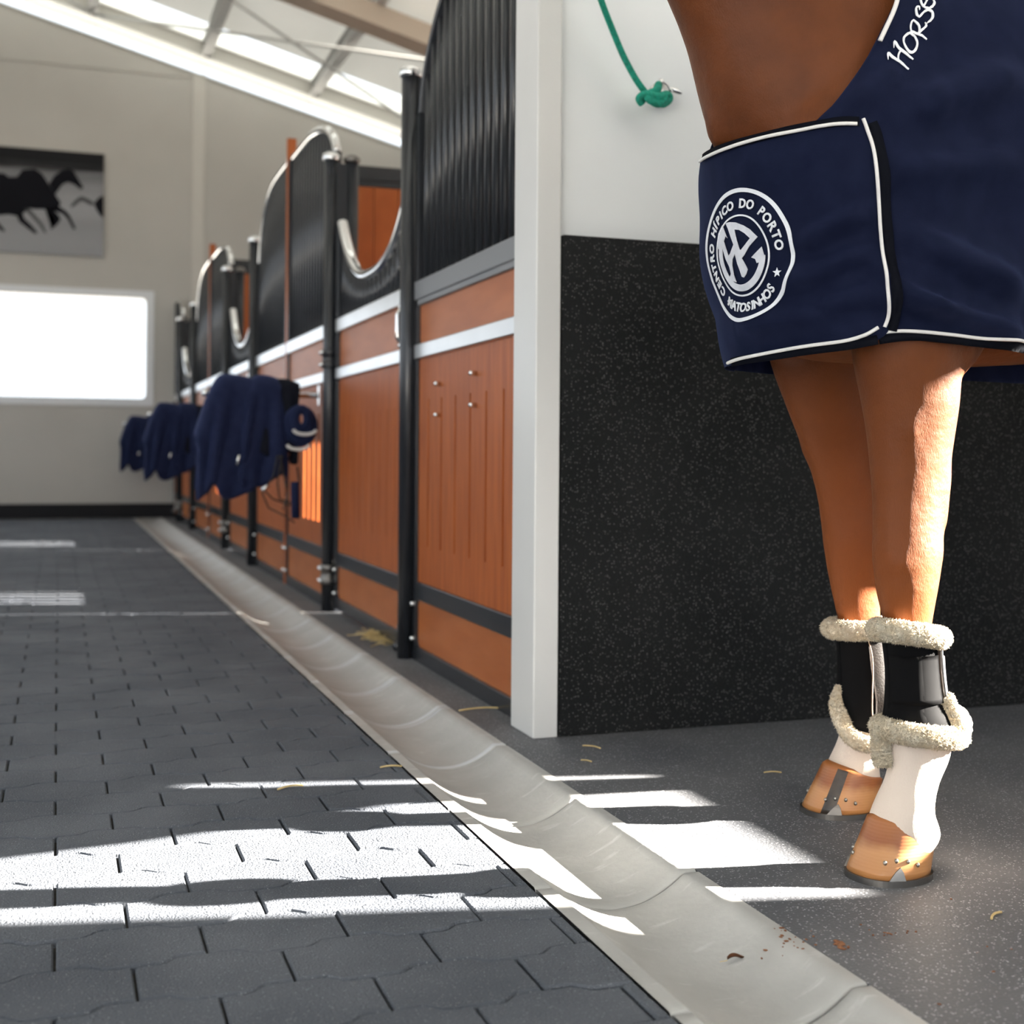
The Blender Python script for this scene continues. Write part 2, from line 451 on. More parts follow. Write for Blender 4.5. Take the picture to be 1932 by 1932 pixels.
# ------------------------------------------------------------ grooming bay wall and corner post
BY = 3.05
bm = bmesh.new(); box(bm, 1.20, XR, BY + .012, BY + .15, 0, 3.3)
struct('wall_bay', bm, MT['white'])
bm = bmesh.new()
box(bm, 1.202, XR - .002, BY - .012, BY + .012, .0, 1.275)
o = obj('rubber_wall_mat', bm, MT['rubber_wall'], bevel=.004); tag(o, 'tall speckled black rubber sheet covering the lower wall behind the horse', 'rubber mat')
bm = bmesh.new(); box(bm, 1.13, 1.197, BY - .015, BY + .155, 0, 3.35)
struct('trim_4', bm, MT['pillar'], bevel=.004)

# ring, rope
rg = thing('tie_ring', 'steel tie ring bolted to the white wall under a knotted green rope', 'ring', (1.478, BY + .012, 1.665))
bm = bmesh.new(); tube(bm, [(0, 0, .0), (0, -.006, 0)], .028, 20); child('back_plate', fixn(bm), MT['chrome'], rg, True)
bm = bmesh.new(); ellipsoid(bm, (0, -.012, .027), (.010, .012, .010)); child('bolt', bm, MT['chrome'], rg, True)
bm = bmesh.new(); ellipsoid(bm, (.0, -.012, -.027), (.011, .008, .011)); child('bolt', bm, MT['chrome'], rg, True)
bm = bmesh.new()
tube(bm, [(.026 * math.cos(a), -.016 - .012 * math.sin(a * .5), -.006 + .03 * math.sin(a)) for a in [2 * PI * i / 24 for i in range(25)]], .0035, 8, False); child('ring', bm, MT['chrome'], rg, True)
bm = bmesh.new(); ellipsoid(bm, (.040, -.022, .006), (.020, .006, .0075), Matrix.Rotation(.25, 3, 'Y')); child('snap_lever', bm, MT['chrome'], rg, True)
# ------------------------------------------------------------ stall fronts
PX = 1.187                       # centre plane of the stall fronts
def beam(bm, y0, y1, z0, z1, t=.045, x=0): box(bm, x - t / 2, x + t / 2, y0, y1, z0, z1)

def boards(bm, y0, y1, z0, z1, slots, s0=.40, s1=.90, t=.026, g=.009):
    """vertical boards with routed ventilation slots that go right through"""
    ys = [y0]
    for s in slots: ys += [s - g / 2, s + g / 2]
    ys.append(y1)
    for i in range(0, len(ys), 2): box(bm, -t / 2, t / 2, ys[i], ys[i + 1], z0, z1)
    for s in slots:
        box(bm, -t / 2, t / 2, s - g / 2, s + g / 2, z0, s0); box(bm, -t / 2, t / 2, s - g / 2, s + g / 2, s1, z1)

def plate(bm, y0, y1, z0, z1, r, t=.022):
    pts = rrect(y0, y1, z0, z1, r, 5); n = len(pts)
    a = [bm.verts.new((-t / 2, y, z)) for y, z in pts]; b = [bm.verts.new((t / 2, y, z)) for y, z in pts]
    bm.faces.new(a[::-1]); bm.faces.new(b)
    for i in range(n): bm.faces.new((a[i], a[(i + 1) % n], b[(i + 1) % n], b[i]))

def bolt(p, par, m='chrome', r=.0085):
    bm = bmesh.new(); tube(bm, [(p[0] + .02, p[1], p[2]), (p[0] - .006, p[1], p[2]), (p[0] - .011, p[1], p[2])], [r, r, r * .7], 12)
    return child('bolt', fixn(bm), MT[m], par, True)

def lin(T, x):
    if x <= T[0][0]: return T[0][1]
    for (a, b), (c, d) in zip(T, T[1:]):
        if x <= c: return b + (d - b) * (x - a) / (c - a)
    return T[-1][1]
def smooth_tab(T):
    return [tuple(r) for r in [[q[0], q[1]] for q in [[.5 * ((2 * b) + (c - a) * t + (2 * a - 5 * b + 4 * c - d) * t * t + (3 * b - a - 3 * c + d) * t ** 3) for a, b, c, d in zip(T[max(i - 1, 0)], T[i], T[i + 1], T[min(i + 2, len(T) - 1)])] for i in range(len(T) - 1) for t in (0, .25, .5, .75)]]] + [T[-1]]
TA = smooth_tab([(0, 1.86), (.05, 1.985), (.12, 2.085), (.22, 2.175), (.36, 2.245), (.55, 2.29), (.8, 2.305), (1.2, 2.308)])
def curveA(d, W): return lin(TA, d)
def curveC(d, W):
    e = min(d / .70, 1); return 2.055 + .245 * math.sqrt(max(0, 1 - (1 - e) ** 2))

def corner_fill(bm, y0, y1, z0, z1, r=.03, t=.03):
    for sy, cy in ((1, y0), (-1, y1)):
        for sz, cz in ((1, z0), (-1, z1)):
            arc = [(cy + sy * r * (1 - math.cos(a)), cz + sz * r * (1 - math.sin(a))) for a in [PI / 2 * i / 5 for i in range(6)]]
            # corner triangle bounded by the arc
            pts = [(cy, cz)] + [(cy + sy * r * (1 - math.sin(a)), cz + sz * r * (1 - math.cos(a))) for a in [PI / 2 * i / 5 for i in range(6)]]
            a = [bm.verts.new((-t / 2, y, z)) for y, z in pts]; b = [bm.verts.new((t / 2, y, z)) for y, z in pts]
            try:
                bm.faces.new(a); bm.faces.new(b[::-1])
                for i in range(len(pts)): bm.faces.new((a[i], b[i], b[(i + 1) % len(pts)], a[(i + 1) % len(pts)]))
            except ValueError: pass

def stall_panel(y0, W, shape, label, group, slot0=.10, bay=False, bolts=True, upper='alu', tube_mat='chrome'):
    """y0 world y of near edge; local y runs away from the viewer"""
    t = thing('stall_screen', label, 'stall panel', (PX, y0, 0), group)
    f = (lambda y: curveA(W - y, W)) if shape == 'A' else (lambda y: curveC(y, W))
    bm = bmesh.new()
    for a, b in ((0, .032), (W - .032, W)):
        top = f((a + b) / 2) - .01; box(bm, -.022, .022, a, b, 0, top)
    corner_fill(bm, .032, W - .032, .05, .215); corner_fill(bm, .032, W - .032, 1.09, 1.245)
    child('frame', fixn(bm), MT['black'], t, bevel=.003)
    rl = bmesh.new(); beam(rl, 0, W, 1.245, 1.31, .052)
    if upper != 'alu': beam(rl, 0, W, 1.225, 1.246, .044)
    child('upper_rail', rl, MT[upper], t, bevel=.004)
    child('waist_rail', (lambda b: (beam(b, 0, W, 1.041, 1.092, .052), b)[1])(bmesh.new()), MT['alu'], t, bevel=.004)
    child('kick_rail', (lambda b: (beam(b, .03, W - .03, .215, .275, .05), b)[1])(bmesh.new()), MT['black'], t, bevel=.003)
    child('bottom_rail', (lambda b: (beam(b, .03, W - .03, 0, .052, .046), b)[1])(bmesh.new()), MT['black'], t, bevel=.003)
    b = bmesh.new(); plate(b, .028, W - .028, 1.085, 1.25, .03); child('infill_panel', fixn(b), MT['woodface'], t)
    st_ = .155 if shape == 'A' else .125
    sl = [slot0 + st_ * i for i in range(8) if slot0 + st_ * i < W - .06]
    b = bmesh.new(); boards(b, .028, W - .028, .272, 1.043, sl, .40 if shape == 'A' else .385, .90, g=.014 if shape == 'A' else .036); child('boards', fixn(b), MT['wood'], t)
    b = bmesh.new(); plate(b, .028, W - .028, .048, .22, .03); child('kick_panel', fixn(b), MT['woodface'], t)
    y = .032 + .045
    while y < W - .05:
        b = bmesh.new(); tube(b, [(0, y, 1.305), (0, y, f(y) - .01)], .0135, 10); child('grille_bar', fixn(b), MT['black'], t, True); y += .0735
    b = bmesh.new(); N = 30
    pts = [(0, .005 + (W - .01) * (i / N), f(.005 + (W - .01) * i / N)) for i in range(N + 1)]
    if shape == 'A': pts = [(0, W - (W) * ((N - i) / N) ** 2 if False else .005 + (W - .01) * (1 - (1 - i / N) ** 1.8), 0) for i in range(N + 1)]; pts = [(0, p[1], f(p[1])) for p in pts]
    else: pts = [(0, .005 + (W - .01) * (i / N) ** 1.8, 0) for i in range(N + 1)]; pts = [(0, p[1], f(p[1])) for p in pts]
    tube(b, pts, .021, 14); child('top_tube', fixn(b), MT[tube_mat], t, True)
    if bolts:
        for yy in (.012, W - .012):
            for zz in (.075, .195): bolt((-.024, yy, zz), t)
    return t

def stall_door(y0, W, label, group):
    t = thing('stall_door', label, 'door', (PX, y0, 0), group)
    def f(y):
        s = (y - W / 2) / (W / 2); return 1.438 + .315 * abs(s) ** 2.6
    bm = bmesh.new()
    for a, b in ((0, .034), (W - .034, W)): box(bm, -.02, .02, a, b, .02, f((a + b) / 2) - .01)
    corner_fill(bm, .034, W - .034, .075, .215); corner_fill(bm, .034, W - .034, 1.09, 1.245)
    child('frame', fixn(bm), MT['black'], t, bevel=.003)
    child('upper_rail', (lambda b: (beam(b, 0, W, 1.25, 1.31, .052), b)[1])(bmesh.new()), MT['alu'], t, bevel=.004)
    child('waist_rail', (lambda b: (beam(b, 0, W, 1.041, 1.092, .052), b)[1])(bmesh.new()), MT['alu'], t, bevel=.004)
    child('kick_rail', (lambda b: (beam(b, .03, W - .03, .215, .275, .05), b)[1])(bmesh.new()), MT['black'], t, bevel=.003)
    child('bottom_rail', (lambda b: (beam(b, .0, W, .022, .072, .046), b)[1])(bmesh.new()), MT['black'], t, bevel=.003)
    b = bmesh.new(); plate(b, .03, W - .03, 1.085, 1.255, .03); child('infill_panel', fixn(b), MT['woodface'], t)
    sl = [.11 + .117 * i for i in range(11) if .11 + .117 * i < W - .06]
    b = bmesh.new(); boards(b, .03, W - .03, .272, 1.043, sl, .40, .88, g=.006); child('boards', fixn(b), MT['wood'], t)
    b = bmesh.new(); plate(b, .03, W - .03, .07, .22, .03); child('kick_panel', fixn(b), MT['woodface'], t)
    y = .034 + .045
    while y < W - .05:
        b = bmesh.new(); tube(b, [(0, y, 1.305), (0, y, f(y) - .01)], .0135, 10); child('grille_bar', fixn(b), MT['black'], t, True); y += .0735
    N = 44; b = bmesh.new()
    pts = []
    for i in range(N + 1):
        s = -math.cos(PI * i / N); y = W / 2 + s * (W / 2 - .012); pts.append((0, y, f(y)))
    tube(b, pts, .024, 14); child('top_tube', fixn(b), MT['chrome'], t, True)
    # latch rod with two knobs on the opening side
    la = bmesh.new(); tube(la, [(-.034, .05, 1.10), (-.05, .05, 1.13), (-.05, .05, 1.21), (-.034, .05, 1.24)], .009, 10)
    lo = child('latch_rod', fixn(la), MT['chrome'], t, True)
    for zz in (1.10, 1.238):
        b = bmesh.new(); ellipsoid(b, (-.036, .05, zz), (.013, .013, .012)); child('knob', b, MT['chrome'], lo, True)
    b = bmesh.new(); tube(b, [(-.03, .08, .10), (-.03, .08, .03)], .007, 10); ellipsoid(b, (-.034, .08, .022), (.018, .018, .018))
    child('floor_bolt', fixn(b), MT['black'], t, True)
    for yy in (.012, W - .012):
        for zz in (.09, .195): bolt((-.022, yy, zz), t)
    return t

def stall_post(y, hinge, label, group):
    t = thing('stall_post', label, 'post', (1.152, y, 0), group)
    b = bmesh.new(); lathe(b, [(.0305, 0), (.0305, 2.035)], seg=24); child('pole', fixn(b), MT['black'], t, True)
    b = bmesh.new(); lathe(b, [(.030, 2.028), (.038, 2.032), (.0395, 2.040), (.0395, 2.052), (.036, 2.062), (.022, 2.069), (.002, 2.071)], seg=28)
    child('cap', fixn(b), MT['chrome'], t, True)
    if not hinge:
        b = bmesh.new(); box(b, .024, .064, -.022, .022, 0, 2.03); child('channel', b, MT['black'], t, bevel=.003)
    if hinge:
        b = bmesh.new(); box(b, .018, .058, -.057, -.026, 0, 1.75); child('sun_block', b, MT['black'], t, bevel=.002)  # added strip that keeps sun through the door gap off the pole
        b = bmesh.new(); box(b, .024, .072, -.018, .018, 0, 2.02); child('channel', b, MT['black'], t, bevel=.003)
        b = bmesh.new(); lathe(b, [(.0305, 0), (.0305, 2.03)], (.095, .0, 0), seg=24); child('inner_pole', fixn(b), MT['black'], t, True)
        b = bmesh.new(); lathe(b, [(.030, 2.028), (.038, 2.034), (.038, 2.05), (.02, 2.063), (.002, 2.065)], (.095, 0, 0), seg=24)
        o = child('inner_cap', fixn(b), MT['steel'], t, True); 
        for z in (.17, 1.14):
            b = bmesh.new(); lathe(b, [(.038, z - .045), (.041, z - .04), (.041, z - .02), (.034, z - .015), (.034, z + .01), (.041, z + .015), (.041, z + .035), (.038, z + .04)], seg=24)
            hg = child('hinge', fixn(b), MT['black'] if z > 1 else MT['steel'], t, True)
            for dz in (-.03, .025):
                for sy in (-.018, .018):
                    b = bmesh.new(); ellipsoid(b, (-.038, sy, z + dz), (.008, .009, .009)); child('hinge_bolt', b, MT['chrome'], hg, True)
    return t

def partition(y, label, group):
    t = thing('stall_partition', label, 'partition', (1.22, y, 0), group)
    b = bmesh.new()
    x = 0
    while x < XR - 1.22 - .02:
        x2 = min(x + .14, XR - 1.23); box(b, x + .002, x2 - .001, -.018, .018, .02, 2.225); x = x2
        if XR - 1.23 - x < .01: break
    child('boards', b, MT['wood'], t, bevel=.002)
    b = bmesh.new(); box(b, 0, XR - 1.225, -.03, .03, 2.22, 2.30); box(b, 0, XR - 1.225, -.022, .022, 2.185, 2.222); child('top_rail', b, MT['black'], t, bevel=.003)
    b = bmesh.new(); box(b, -.060, -.010, -.014, .014, 0, 2.42); child('end_board', b, MT['wood'], t, bevel=.003)
    return t

GP, GD, GO, GT = 'stall front panels along the aisle', 'stall doors along the aisle', 'round posts of the stall fronts', 'partitions between the stalls'
WP = 1.11
a_lab = ['nearest stall panel, black bars over orange boards, next to the white corner post',
         'stall panel right before the second door, beyond the first wooden partition',
         'stall panel just beyond the second wooden partition']
c_lab = ['stall panel with the nearest navy rugs, between the first door and the first partition',
         'stall panel behind the middle rug bundle, far side of the second door', ]
d_lab = ['nearest stall door with scooped chrome top and latch rod', 'middle stall door with scooped chrome top', 'farthest stall door, at the end of the row']
p_lab = ['nearest black stall post with chrome cap, foot beside the straw', 'black post with chrome cap on the near side of the second door', 'black post on the near side of the farthest door']
q_lab = ['black hinge post with chrome cap beyond the nearest door', 'black hinge post with chrome cap beyond the middle door', 'black hinge post of the farthest door']
for i in range(3):
    o = 3.81 * i
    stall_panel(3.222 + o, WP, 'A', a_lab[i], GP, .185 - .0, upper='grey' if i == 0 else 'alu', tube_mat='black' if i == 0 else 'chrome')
    stall_post(4.372 + o, False, p_lab[i], GO)
    stall_door(4.415 + o, 1.264, d_lab[i], GD)
    stall_post(5.757 + o, True, q_lab[i], GO)
    if i < 2:
        stall_panel(5.80 + o, 1.19, 'C', c_lab[i], GP, .315)
        partition(7.011 + o, ['orange wooden partition of the first stall, seen through the nearest door', 'orange wooden partition farther down the row'][i], GT)
    else:
        stall_panel(5.80 + o, YF - .03 - 5.80 - o, 'C', 'last narrow stall panel against the far wall', GP, .12)
# four bolts with spacers on the nearest panel
for (y, z) in ((3.93, .965), (3.93, .852), (3.66, .985), (3.66, .862)):
    pass
near = [x for x in COL.objects if x.name.startswith('stall_screen') and x.parent is None][0]
for (y, z) in ((4.045 - 3.222, .944), (4.045 - 3.222, .842), (3.665 - 3.222, .957), (3.665 - 3.222, .862)):
    b = bmesh.new(); tube(b, [(-.012, y, z), (-.030, y, z), (-.034, y, z)], [.0075, .0075, .005], 12); child('spacer_bolt', fixn(b), MT['chrome'], near, True)

# ------------------------------------------------------------ rug racks, rugs, bridle
def rack(y, label):
    t = thing('rug_rack', label, 'rack', (1.17, y, .985), 'rug poles on the stall fronts')
    b = bmesh.new(); tube(b, [(-.012, 0, 0), (-.53, 0, 0)], .014, 14); ellipsoid(b, (-.535, 0, 0), (.018, .018, .018)); child('pole', fixn(b), MT['chrome'], t, True)
    b = bmesh.new(); box(b, -.012, -.004, -.014, .014, -.05, .05); child('mount_plate', b, MT['chrome'], t, bevel=.003)
    return t

def drape(x0, x1, zl, zr_, yoff, r, th, droop, seed, zb=None, taper=.0):
    """cloth over a pole along x: grid of x by arclength. lengths zl in front, zr_ behind"""
    bm = bmesh.new(); NX, NV = 34, 44
    rows = []
    for i in range(NX + 1):
        u = i / NX; x = x0 + (x1 - x0) * u
        row = []
        for j in range(NV + 1):
            v = j / NV
            L1, L2 = zl, zr_
            arc = PI * r
            s = -L1 + (L1 + L2 + arc) * v
            if s < 0: p = Vector((x, -r, s))
            elif s < arc: a = s / r; p = Vector((x, -r * math.cos(a), r * math.sin(a)))
            else: p = Vector((x, r, -(s - arc)))
            hang = max(0, -p.z)
            w = math.sin(u * 9 + seed) * .6 + math.sin(u * 17 + seed * 2.3 + hang * 9) * .35
            p.y += (w * .022 * min(1, hang * 5)) * (1 if s < 0 else -1)
            dz = -droop * max(0, 1 - u * 2.3) ** 1.5
            if droop > .1: p.z *= (.45 + .55 * min(1, u * 2.6)) if p.z < 0 else 1
            p.z += dz + .02 * math.sin(PI * u)
            p.x += -hang * taper * (1 - u) + hang * .10 * math.sin(seed + u * 5)
            p.z -= .035 * math.sin(u * 9 + seed) * min(1, hang * 3)
            p.y += yoff
            row.append(bm.verts.new(p))
        rows.append(row)
    for i in range(NX):
        for j in range(NV): bm.faces.new((rows[i][j], rows[i + 1][j], rows[i + 1][j + 1], rows[i][j + 1]))
    return bm

def rug_part(name, bm, m, par, th):
    o = child(name, bm, m, par, True); md = o.modifiers.new('s', 'SOLIDIFY'); md.thickness = th; md.offset = 0
    md = o.modifiers.new('ss', 'SUBSURF'); md.levels = 1; md.render_levels = 1
    return o

def rugs(y, label):
    t = thing('folded_rug', label, 'horse rug', (1.17, y, .985), 'folded navy rugs on the poles')
    outer = rug_part('rug_cover', drape(-.57, -.31, .47, .38, -.005, .055, .02, .25, 1.2, taper=.10), MT['navy'], t, .036)
    rug_part('middle_fold', drape(-.36, -.20, .42, .36, -.012, .056, .02, .03, 3.4), MT['navy'], t, .034)
    rug_part('inner_fold', drape(-.27, -.11, .30, .30, -.02, .040, .02, .0, 5.1), MT['navydark'], t, .032)
    # coiled belly strap with white edge
    b = bmesh.new()
    for q, (cx, rr, hh) in enumerate(((-.11, .060, .155), (-.115, .045, .125), (-.11, .030, .09))):
        tube(b, [(cx + rr * math.sin(a), -.085 - .012 * q, -.13 - hh * (1 - math.cos(a)) / 2 + .06) for a in [2 * PI * i / 24 for i in range(25)]], .013, 8, False, rb=.022)
    child('strap_coil', b, MT['navy'], t, True)
    for q, (cx, zc, w) in enumerate(((-.095, -.175, .052), (-.125, -.245, .05))):
        b = bmesh.new(); tube(b, [(cx + w * math.cos(a), -.118, zc + .022 * math.sin(a) + .01) for a in [PI + PI * i / 12 for i in range(13)]], .0075, 8)
        child('white_piping', b, MT['piping'], t, True)
    for (x, z) in ((-.40, -.33), (-.385, -.40), (-.335, -.42)):
        b = bmesh.new(); tube(b, [(x, -.075, z), (x + .012, -.08, z + .045)], .008, 8); child('buckle', fixn(b), MT['chrome'], t, True)
    return t
ry = [6.06, 9.86, 13.80]
for i, y in enumerate(ry):
    rack(y, ['chrome pole holding the nearest bundle of navy rugs', 'chrome pole holding the middle bundle of navy rugs', 'chrome pole holding the farthest bundle of navy rugs'][i])
    rugs(y, ['nearest bundle of navy horse rugs folded over a chrome pole', 'middle bundle of navy horse rugs on the second pole', 'farthest bundle of navy horse rugs, by the white wall'][i])
hb = thing('halter', 'dark headcollar with straps dangling below the nearest rugs', 'headcollar', (.93, 5.94, .60))
b = bmesh.new()
for k, (pts) in enumerate((
    [(.02, 0, .10), (.0, 0, .0), (-.05, 0, -.07), (-.02, 0, -.14), (.06, 0, -.18), (.10, 0, -.21)],
    [(.03, 0, .10), (.05, 0, .0), (.07, 0, -.08), (.045, 0, -.15)],
    [(.04, 0, .10), (.02, 0, -.02), (.03, 0, -.10), (.09, 0, -.12), (.12, 0, -.02), (.11, 0, .05)],
    [(-.04, 0, -.06), (.0, 0, -.10), (.08, 0, -.13)])):
    fine = []
    for i in range(len(pts) - 1):
        for q in range(5): fine.append(Vector(pts[i]).lerp(Vector(pts[i + 1]), q / 5))
    fine.append(Vector(pts[-1])); tube(b, fine, .010, 8, rb=.004)
child('straps', fixn(b), MT['leather'], hb, True)
b = bmesh.new(); tube(b, [(-.055, -.01, -.06), (-.02, -.01, -.035)], .010, 8); child('buckle', fixn(b), MT['chrome'], hb, True)
b = bmesh.new(); tube(b, [(.10, 0, -.02), (.105, 0, -.19)], .02, 8); child('padding', fixn(b), MT['navy'], hb, True)

# ------------------------------------------------------------ picture on the far wall
pt = thing('wall_picture', 'large black and white canvas print of galloping horses on the far wall', 'picture', (.43, YF, 2.74))
pm = bpy.data.materials.new('print_grey'); pm.use_nodes = True
n = pm.node_tree.nodes; l = pm.node_tree.links; bs = n['Principled BSDF']; bs.inputs['Roughness'].default_value = .8; bs.inputs['Specular IOR Level'].default_value = .1
tc = n.new('ShaderNodeTexCoord'); sp = n.new('ShaderNodeSeparateXYZ'); l.new(tc.outputs['Object'], sp.inputs[0])
mp = n.new('ShaderNodeMapping'); mp.inputs['Scale'].default_value = (.6, 1, 9); l.new(tc.outputs['Object'], mp.inputs[0])
nz = n.new('ShaderNodeTexNoise'); nz.inputs['Scale'].default_value = 2.2; l.new(mp.outputs[0], nz.inputs['Vector'])
ad = n.new('ShaderNodeMath'); ad.operation = 'MULTIPLY_ADD'; ad.inputs[1].default_value = .22; l.new(nz.outputs['Fac'], ad.inputs[0])
mr = n.new('ShaderNodeMapRange'); mr.inputs['From Max'].default_value = 1.08; l.new(sp.outputs['Z'], mr.inputs['Value'])
l.new(mr.outputs[0], ad.inputs[2])
cr = n.new('ShaderNodeValToRGB'); l.new(ad.outputs[0], cr.inputs[0]); e = cr.color_ramp.elements
e[0].position = .05; e[0].color = (.28, .28, .29, 1); e[1].position = 1.0; e[1].color = (.018, .018, .02, 1)
for pos, c in ((.25, .30), (.42, .27), (.55, .32), (.8, .24), (.9, .15), (.94, .04)):
    q = e.new(pos); q.color = (c, c, c * 1.04, 1)
l.new(cr.outputs[0], bs.inputs['Base Color'])
child('canvas', B(-2.6, 0, -.03, -.002, 0, 1.08), pm, pt)
inkm = mat('print_black', (.010, .010, .013), .8, spec=.05)
def ink(pts, name='horse_silhouette', d=-.033, m=inkm):
    b = bmesh.new()
    P = [(-(192 - x) * .00510, 1.08 - (y - (276 + .078 * x)) * .00555) for x, y in pts]
    a = [b.verts.new((x, d, z)) for x, z in P]; c = [b.verts.new((x, d + .0035, z)) for x, z in P]
    b.faces.new(a); b.faces.new(c[::-1])
    for i in range(len(P)): b.faces.new((a[i], c[i], c[(i + 1) % len(P)], a[(i + 1) % len(P)]))
    bmesh.ops.triangulate(b, faces=[f for f in b.faces if len(f.verts) > 4])
    return child(name, fixn(b), m, pt)
ink([(-60, 325), (0, 326), (10, 333), (25, 333), (35, 320), (58, 318), (72, 327), (88, 350), (103, 374), (109, 382), (103, 392), (96, 398), (78, 393), (60, 393), (48, 391), (30, 406), (10, 402), (-20, 404), (-60, 402)])
ink([(86, 346), (96, 331), (110, 321), (124, 318), (133, 323), (142, 338), (152, 354), (147, 357), (133, 347), (122, 343), (112, 347), (105, 356), (98, 366)])
ink([(90, 392), (104, 388), (118, 397), (126, 406), (131, 416), (138, 431), (133, 432), (122, 412), (112, 402), (100, 398)])
ink([(78, 392), (92, 392), (102, 402), (109, 411), (104, 420), (92, 431), (88, 429), (100, 413), (92, 402)])
ink([(24, 402), (36, 400), (40, 411), (52, 422), (65, 437), (60, 439), (44, 427), (30, 416)])
ink([(38, 392), (48, 390), (58, 402), (68, 413), (76, 424), (82, 438), (78, 438), (66, 420), (54, 408)], m=mat('print_mid', (.05, .05, .053), .6))
ink([(127, 388), (136, 378), (145, 371), (152, 371), (166, 378), (176, 386), (166, 387), (152, 379), (146, 379), (138, 386), (130, 391)], m=mat('print_dark', (.035, .035, .038), .6))
ink([(173, 384), (180, 375), (186, 371), (192, 369), (192, 412), (184, 405), (177, 395)])
ink([(-60, 400), (-20, 402), (-6, 420), (4, 432), (0, 434), (-14, 424), (-60, 420)])

# ------------------------------------------------------------ horse
# horse frame: k forward, l towards its far side, z up. (a, d) = position across and along the view
AL = math.radians(24); HC, HS = math.cos(AL), math.sin(AL)
A0, D0 = .662, 2.411
def H(k, l, z):
    a = A0 - k * HC - l * HS; d = D0 - k * HS + l * HC
    p = Rv * a + Fv * d; return Vector((p.x, p.y, z))
def pix_k(x, y, l):
    """forward position and height of a photo pixel on the plane at side offset l"""
    dx, dy = x - 966, y - 854.4
    u = (dx + ROLL * dy) / FP; v = (dy - ROLL * dx) / FP
    # (A0 - k HC - l HS) = u (D0 - k HS + l HC)
    k = (A0 - l * HS - u * (D0 + l * HC)) / (HC - u * HS)
    d = D0 - k * HS + l * HC
    return k, CH - v * d, d

horse = thing('horse', 'chestnut horse with white socks wearing a navy rug, standing in the grooming bay', 'horse', H(0, 0, 0))
HM = Matrix.Translation(-horse.location)
def hchild(name, bm, m, parent=None, smooth=True):
    bmesh.ops.transform(bm, matrix=HM, verts=bm.verts)
    return child(name, bm, m, parent or horse, smooth)

def loft(bm, secs, seg=24):
    """secs: (centre, axisA vector, axisB vector)"""
    rings = []
    for c, A, Bv in secs:
        rings.append([bm.verts.new(c + A * math.cos(2 * PI * k / seg) + Bv * math.sin(2 * PI * k / seg)) for k in range(seg)])
    for i in range(len(rings) - 1):
        for k in range(seg): bm.faces.new((rings[i][k], rings[i][(k + 1) % seg], rings[i + 1][(k + 1) % seg], rings[i + 1][k]))
    bm.faces.new(rings[0][::-1]); bm.faces.new(rings[-1])

def HV(k, l, z): return H(k, l, z) - H(0, 0, 0)

def spline(tab, n):
    """Catmull-Rom through rows of numbers"""
    out = []
    for i in range(len(tab) - 1):
        p0, p1, p2, p3 = tab[max(i - 1, 0)], tab[i], tab[i + 1], tab[min(i + 2, len(tab) - 1)]
        for q in range(n):
            t = q / n
            out.append([.5 * ((2 * b) + (c - a) * t + (2 * a - 5 * b + 4 * c - d) * t * t + (3 * b - a - 3 * c + d) * t ** 3) for a, b, c, d in zip(p0, p1, p2, p3)])
    out.append(list(tab[-1])); return out

NEAR = [(540, 1600, 1830), (600, 1606, 1812), (650, 1615, 1802), (700, 1622, 1801), (760, 1633, 1799), (820, 1641, 1793), (880, 1646, 1786), (940, 1650, 1779),
        (1000, 1651, 1774), (1040, 1650, 1774), (1080, 1653, 1769), (1120, 1658, 1763), (1160, 1667, 1757), (1200, 1677, 1753), (1260, 1684, 1755),
        (1320, 1684, 1762), (1360, 1681, 1778), (1400, 1679, 1790), (1435, 1680, 1786), (1470, 1674, 1768), (1500, 1664, 1756), (1530, 1652, 1752), (1556, 1643, 1762), (1580, 1650, 1764), (1606, 1664, 1738)]
FAR = [(560, 1440, 1650), (640, 1448, 1652), (700, 1463, 1655), (750, 1481, 1656), (800, 1500, 1657), (850, 1519, 1658), (900, 1536, 1659), (950, 1547, 1660), (1000, 1554, 1661),
       (1050, 1560, 1660), (1100, 1568, 1658), (1150, 1578, 1659), (1200, 1588, 1660), (1260, 1592, 1662), (1310, 1592, 1668), (1350, 1590, 1674), (1385, 1588, 1672), (1420, 1578, 1655), (1445, 1566, 1650),
       (1463, 1560, 1654), (1480, 1566, 1652), (1498, 1580, 1636)]
def legsecs(tab, l, wid):
    rows = []
    for y, xl, xr in tab:
        kl, zl, _ = pix_k(xl, y, l); kr, zr2, _ = pix_k(xr, y, l); z = (zl + zr2) / 2
        b = lerp_tab(wid, z)[0]
        A = abs(kl - kr) / 2
        A = math.sqrt(max(A * A - (b * HS / HC) ** 2, (.6 * A) ** 2))
        rows.append([(kl + kr) / 2, z, A, b])
    return spline(rows, 3)
WID = [(0.09, .056), (.13, .050), (.17, .038), (.21, .040), (.25, .043), (.29, .032), (.36, .027), (.43, .031), (.48, .040), (.55, .046), (.62, .044), (.72, .052), (.82, .070), (.92, .085), (1.05, .095)]
LN, LF = -.174, .174
nsec = legsecs(NEAR, LN, WID); fsec = legsecs(FAR, LF, WID)
body = bmesh.new()
for secs, l in ((nsec, LN), (fsec, LF)):
    loft(body, [(H(k, l, z), HV(A, 0, 0), HV(0, b, 0)) for k, z, A, b in secs], 28)
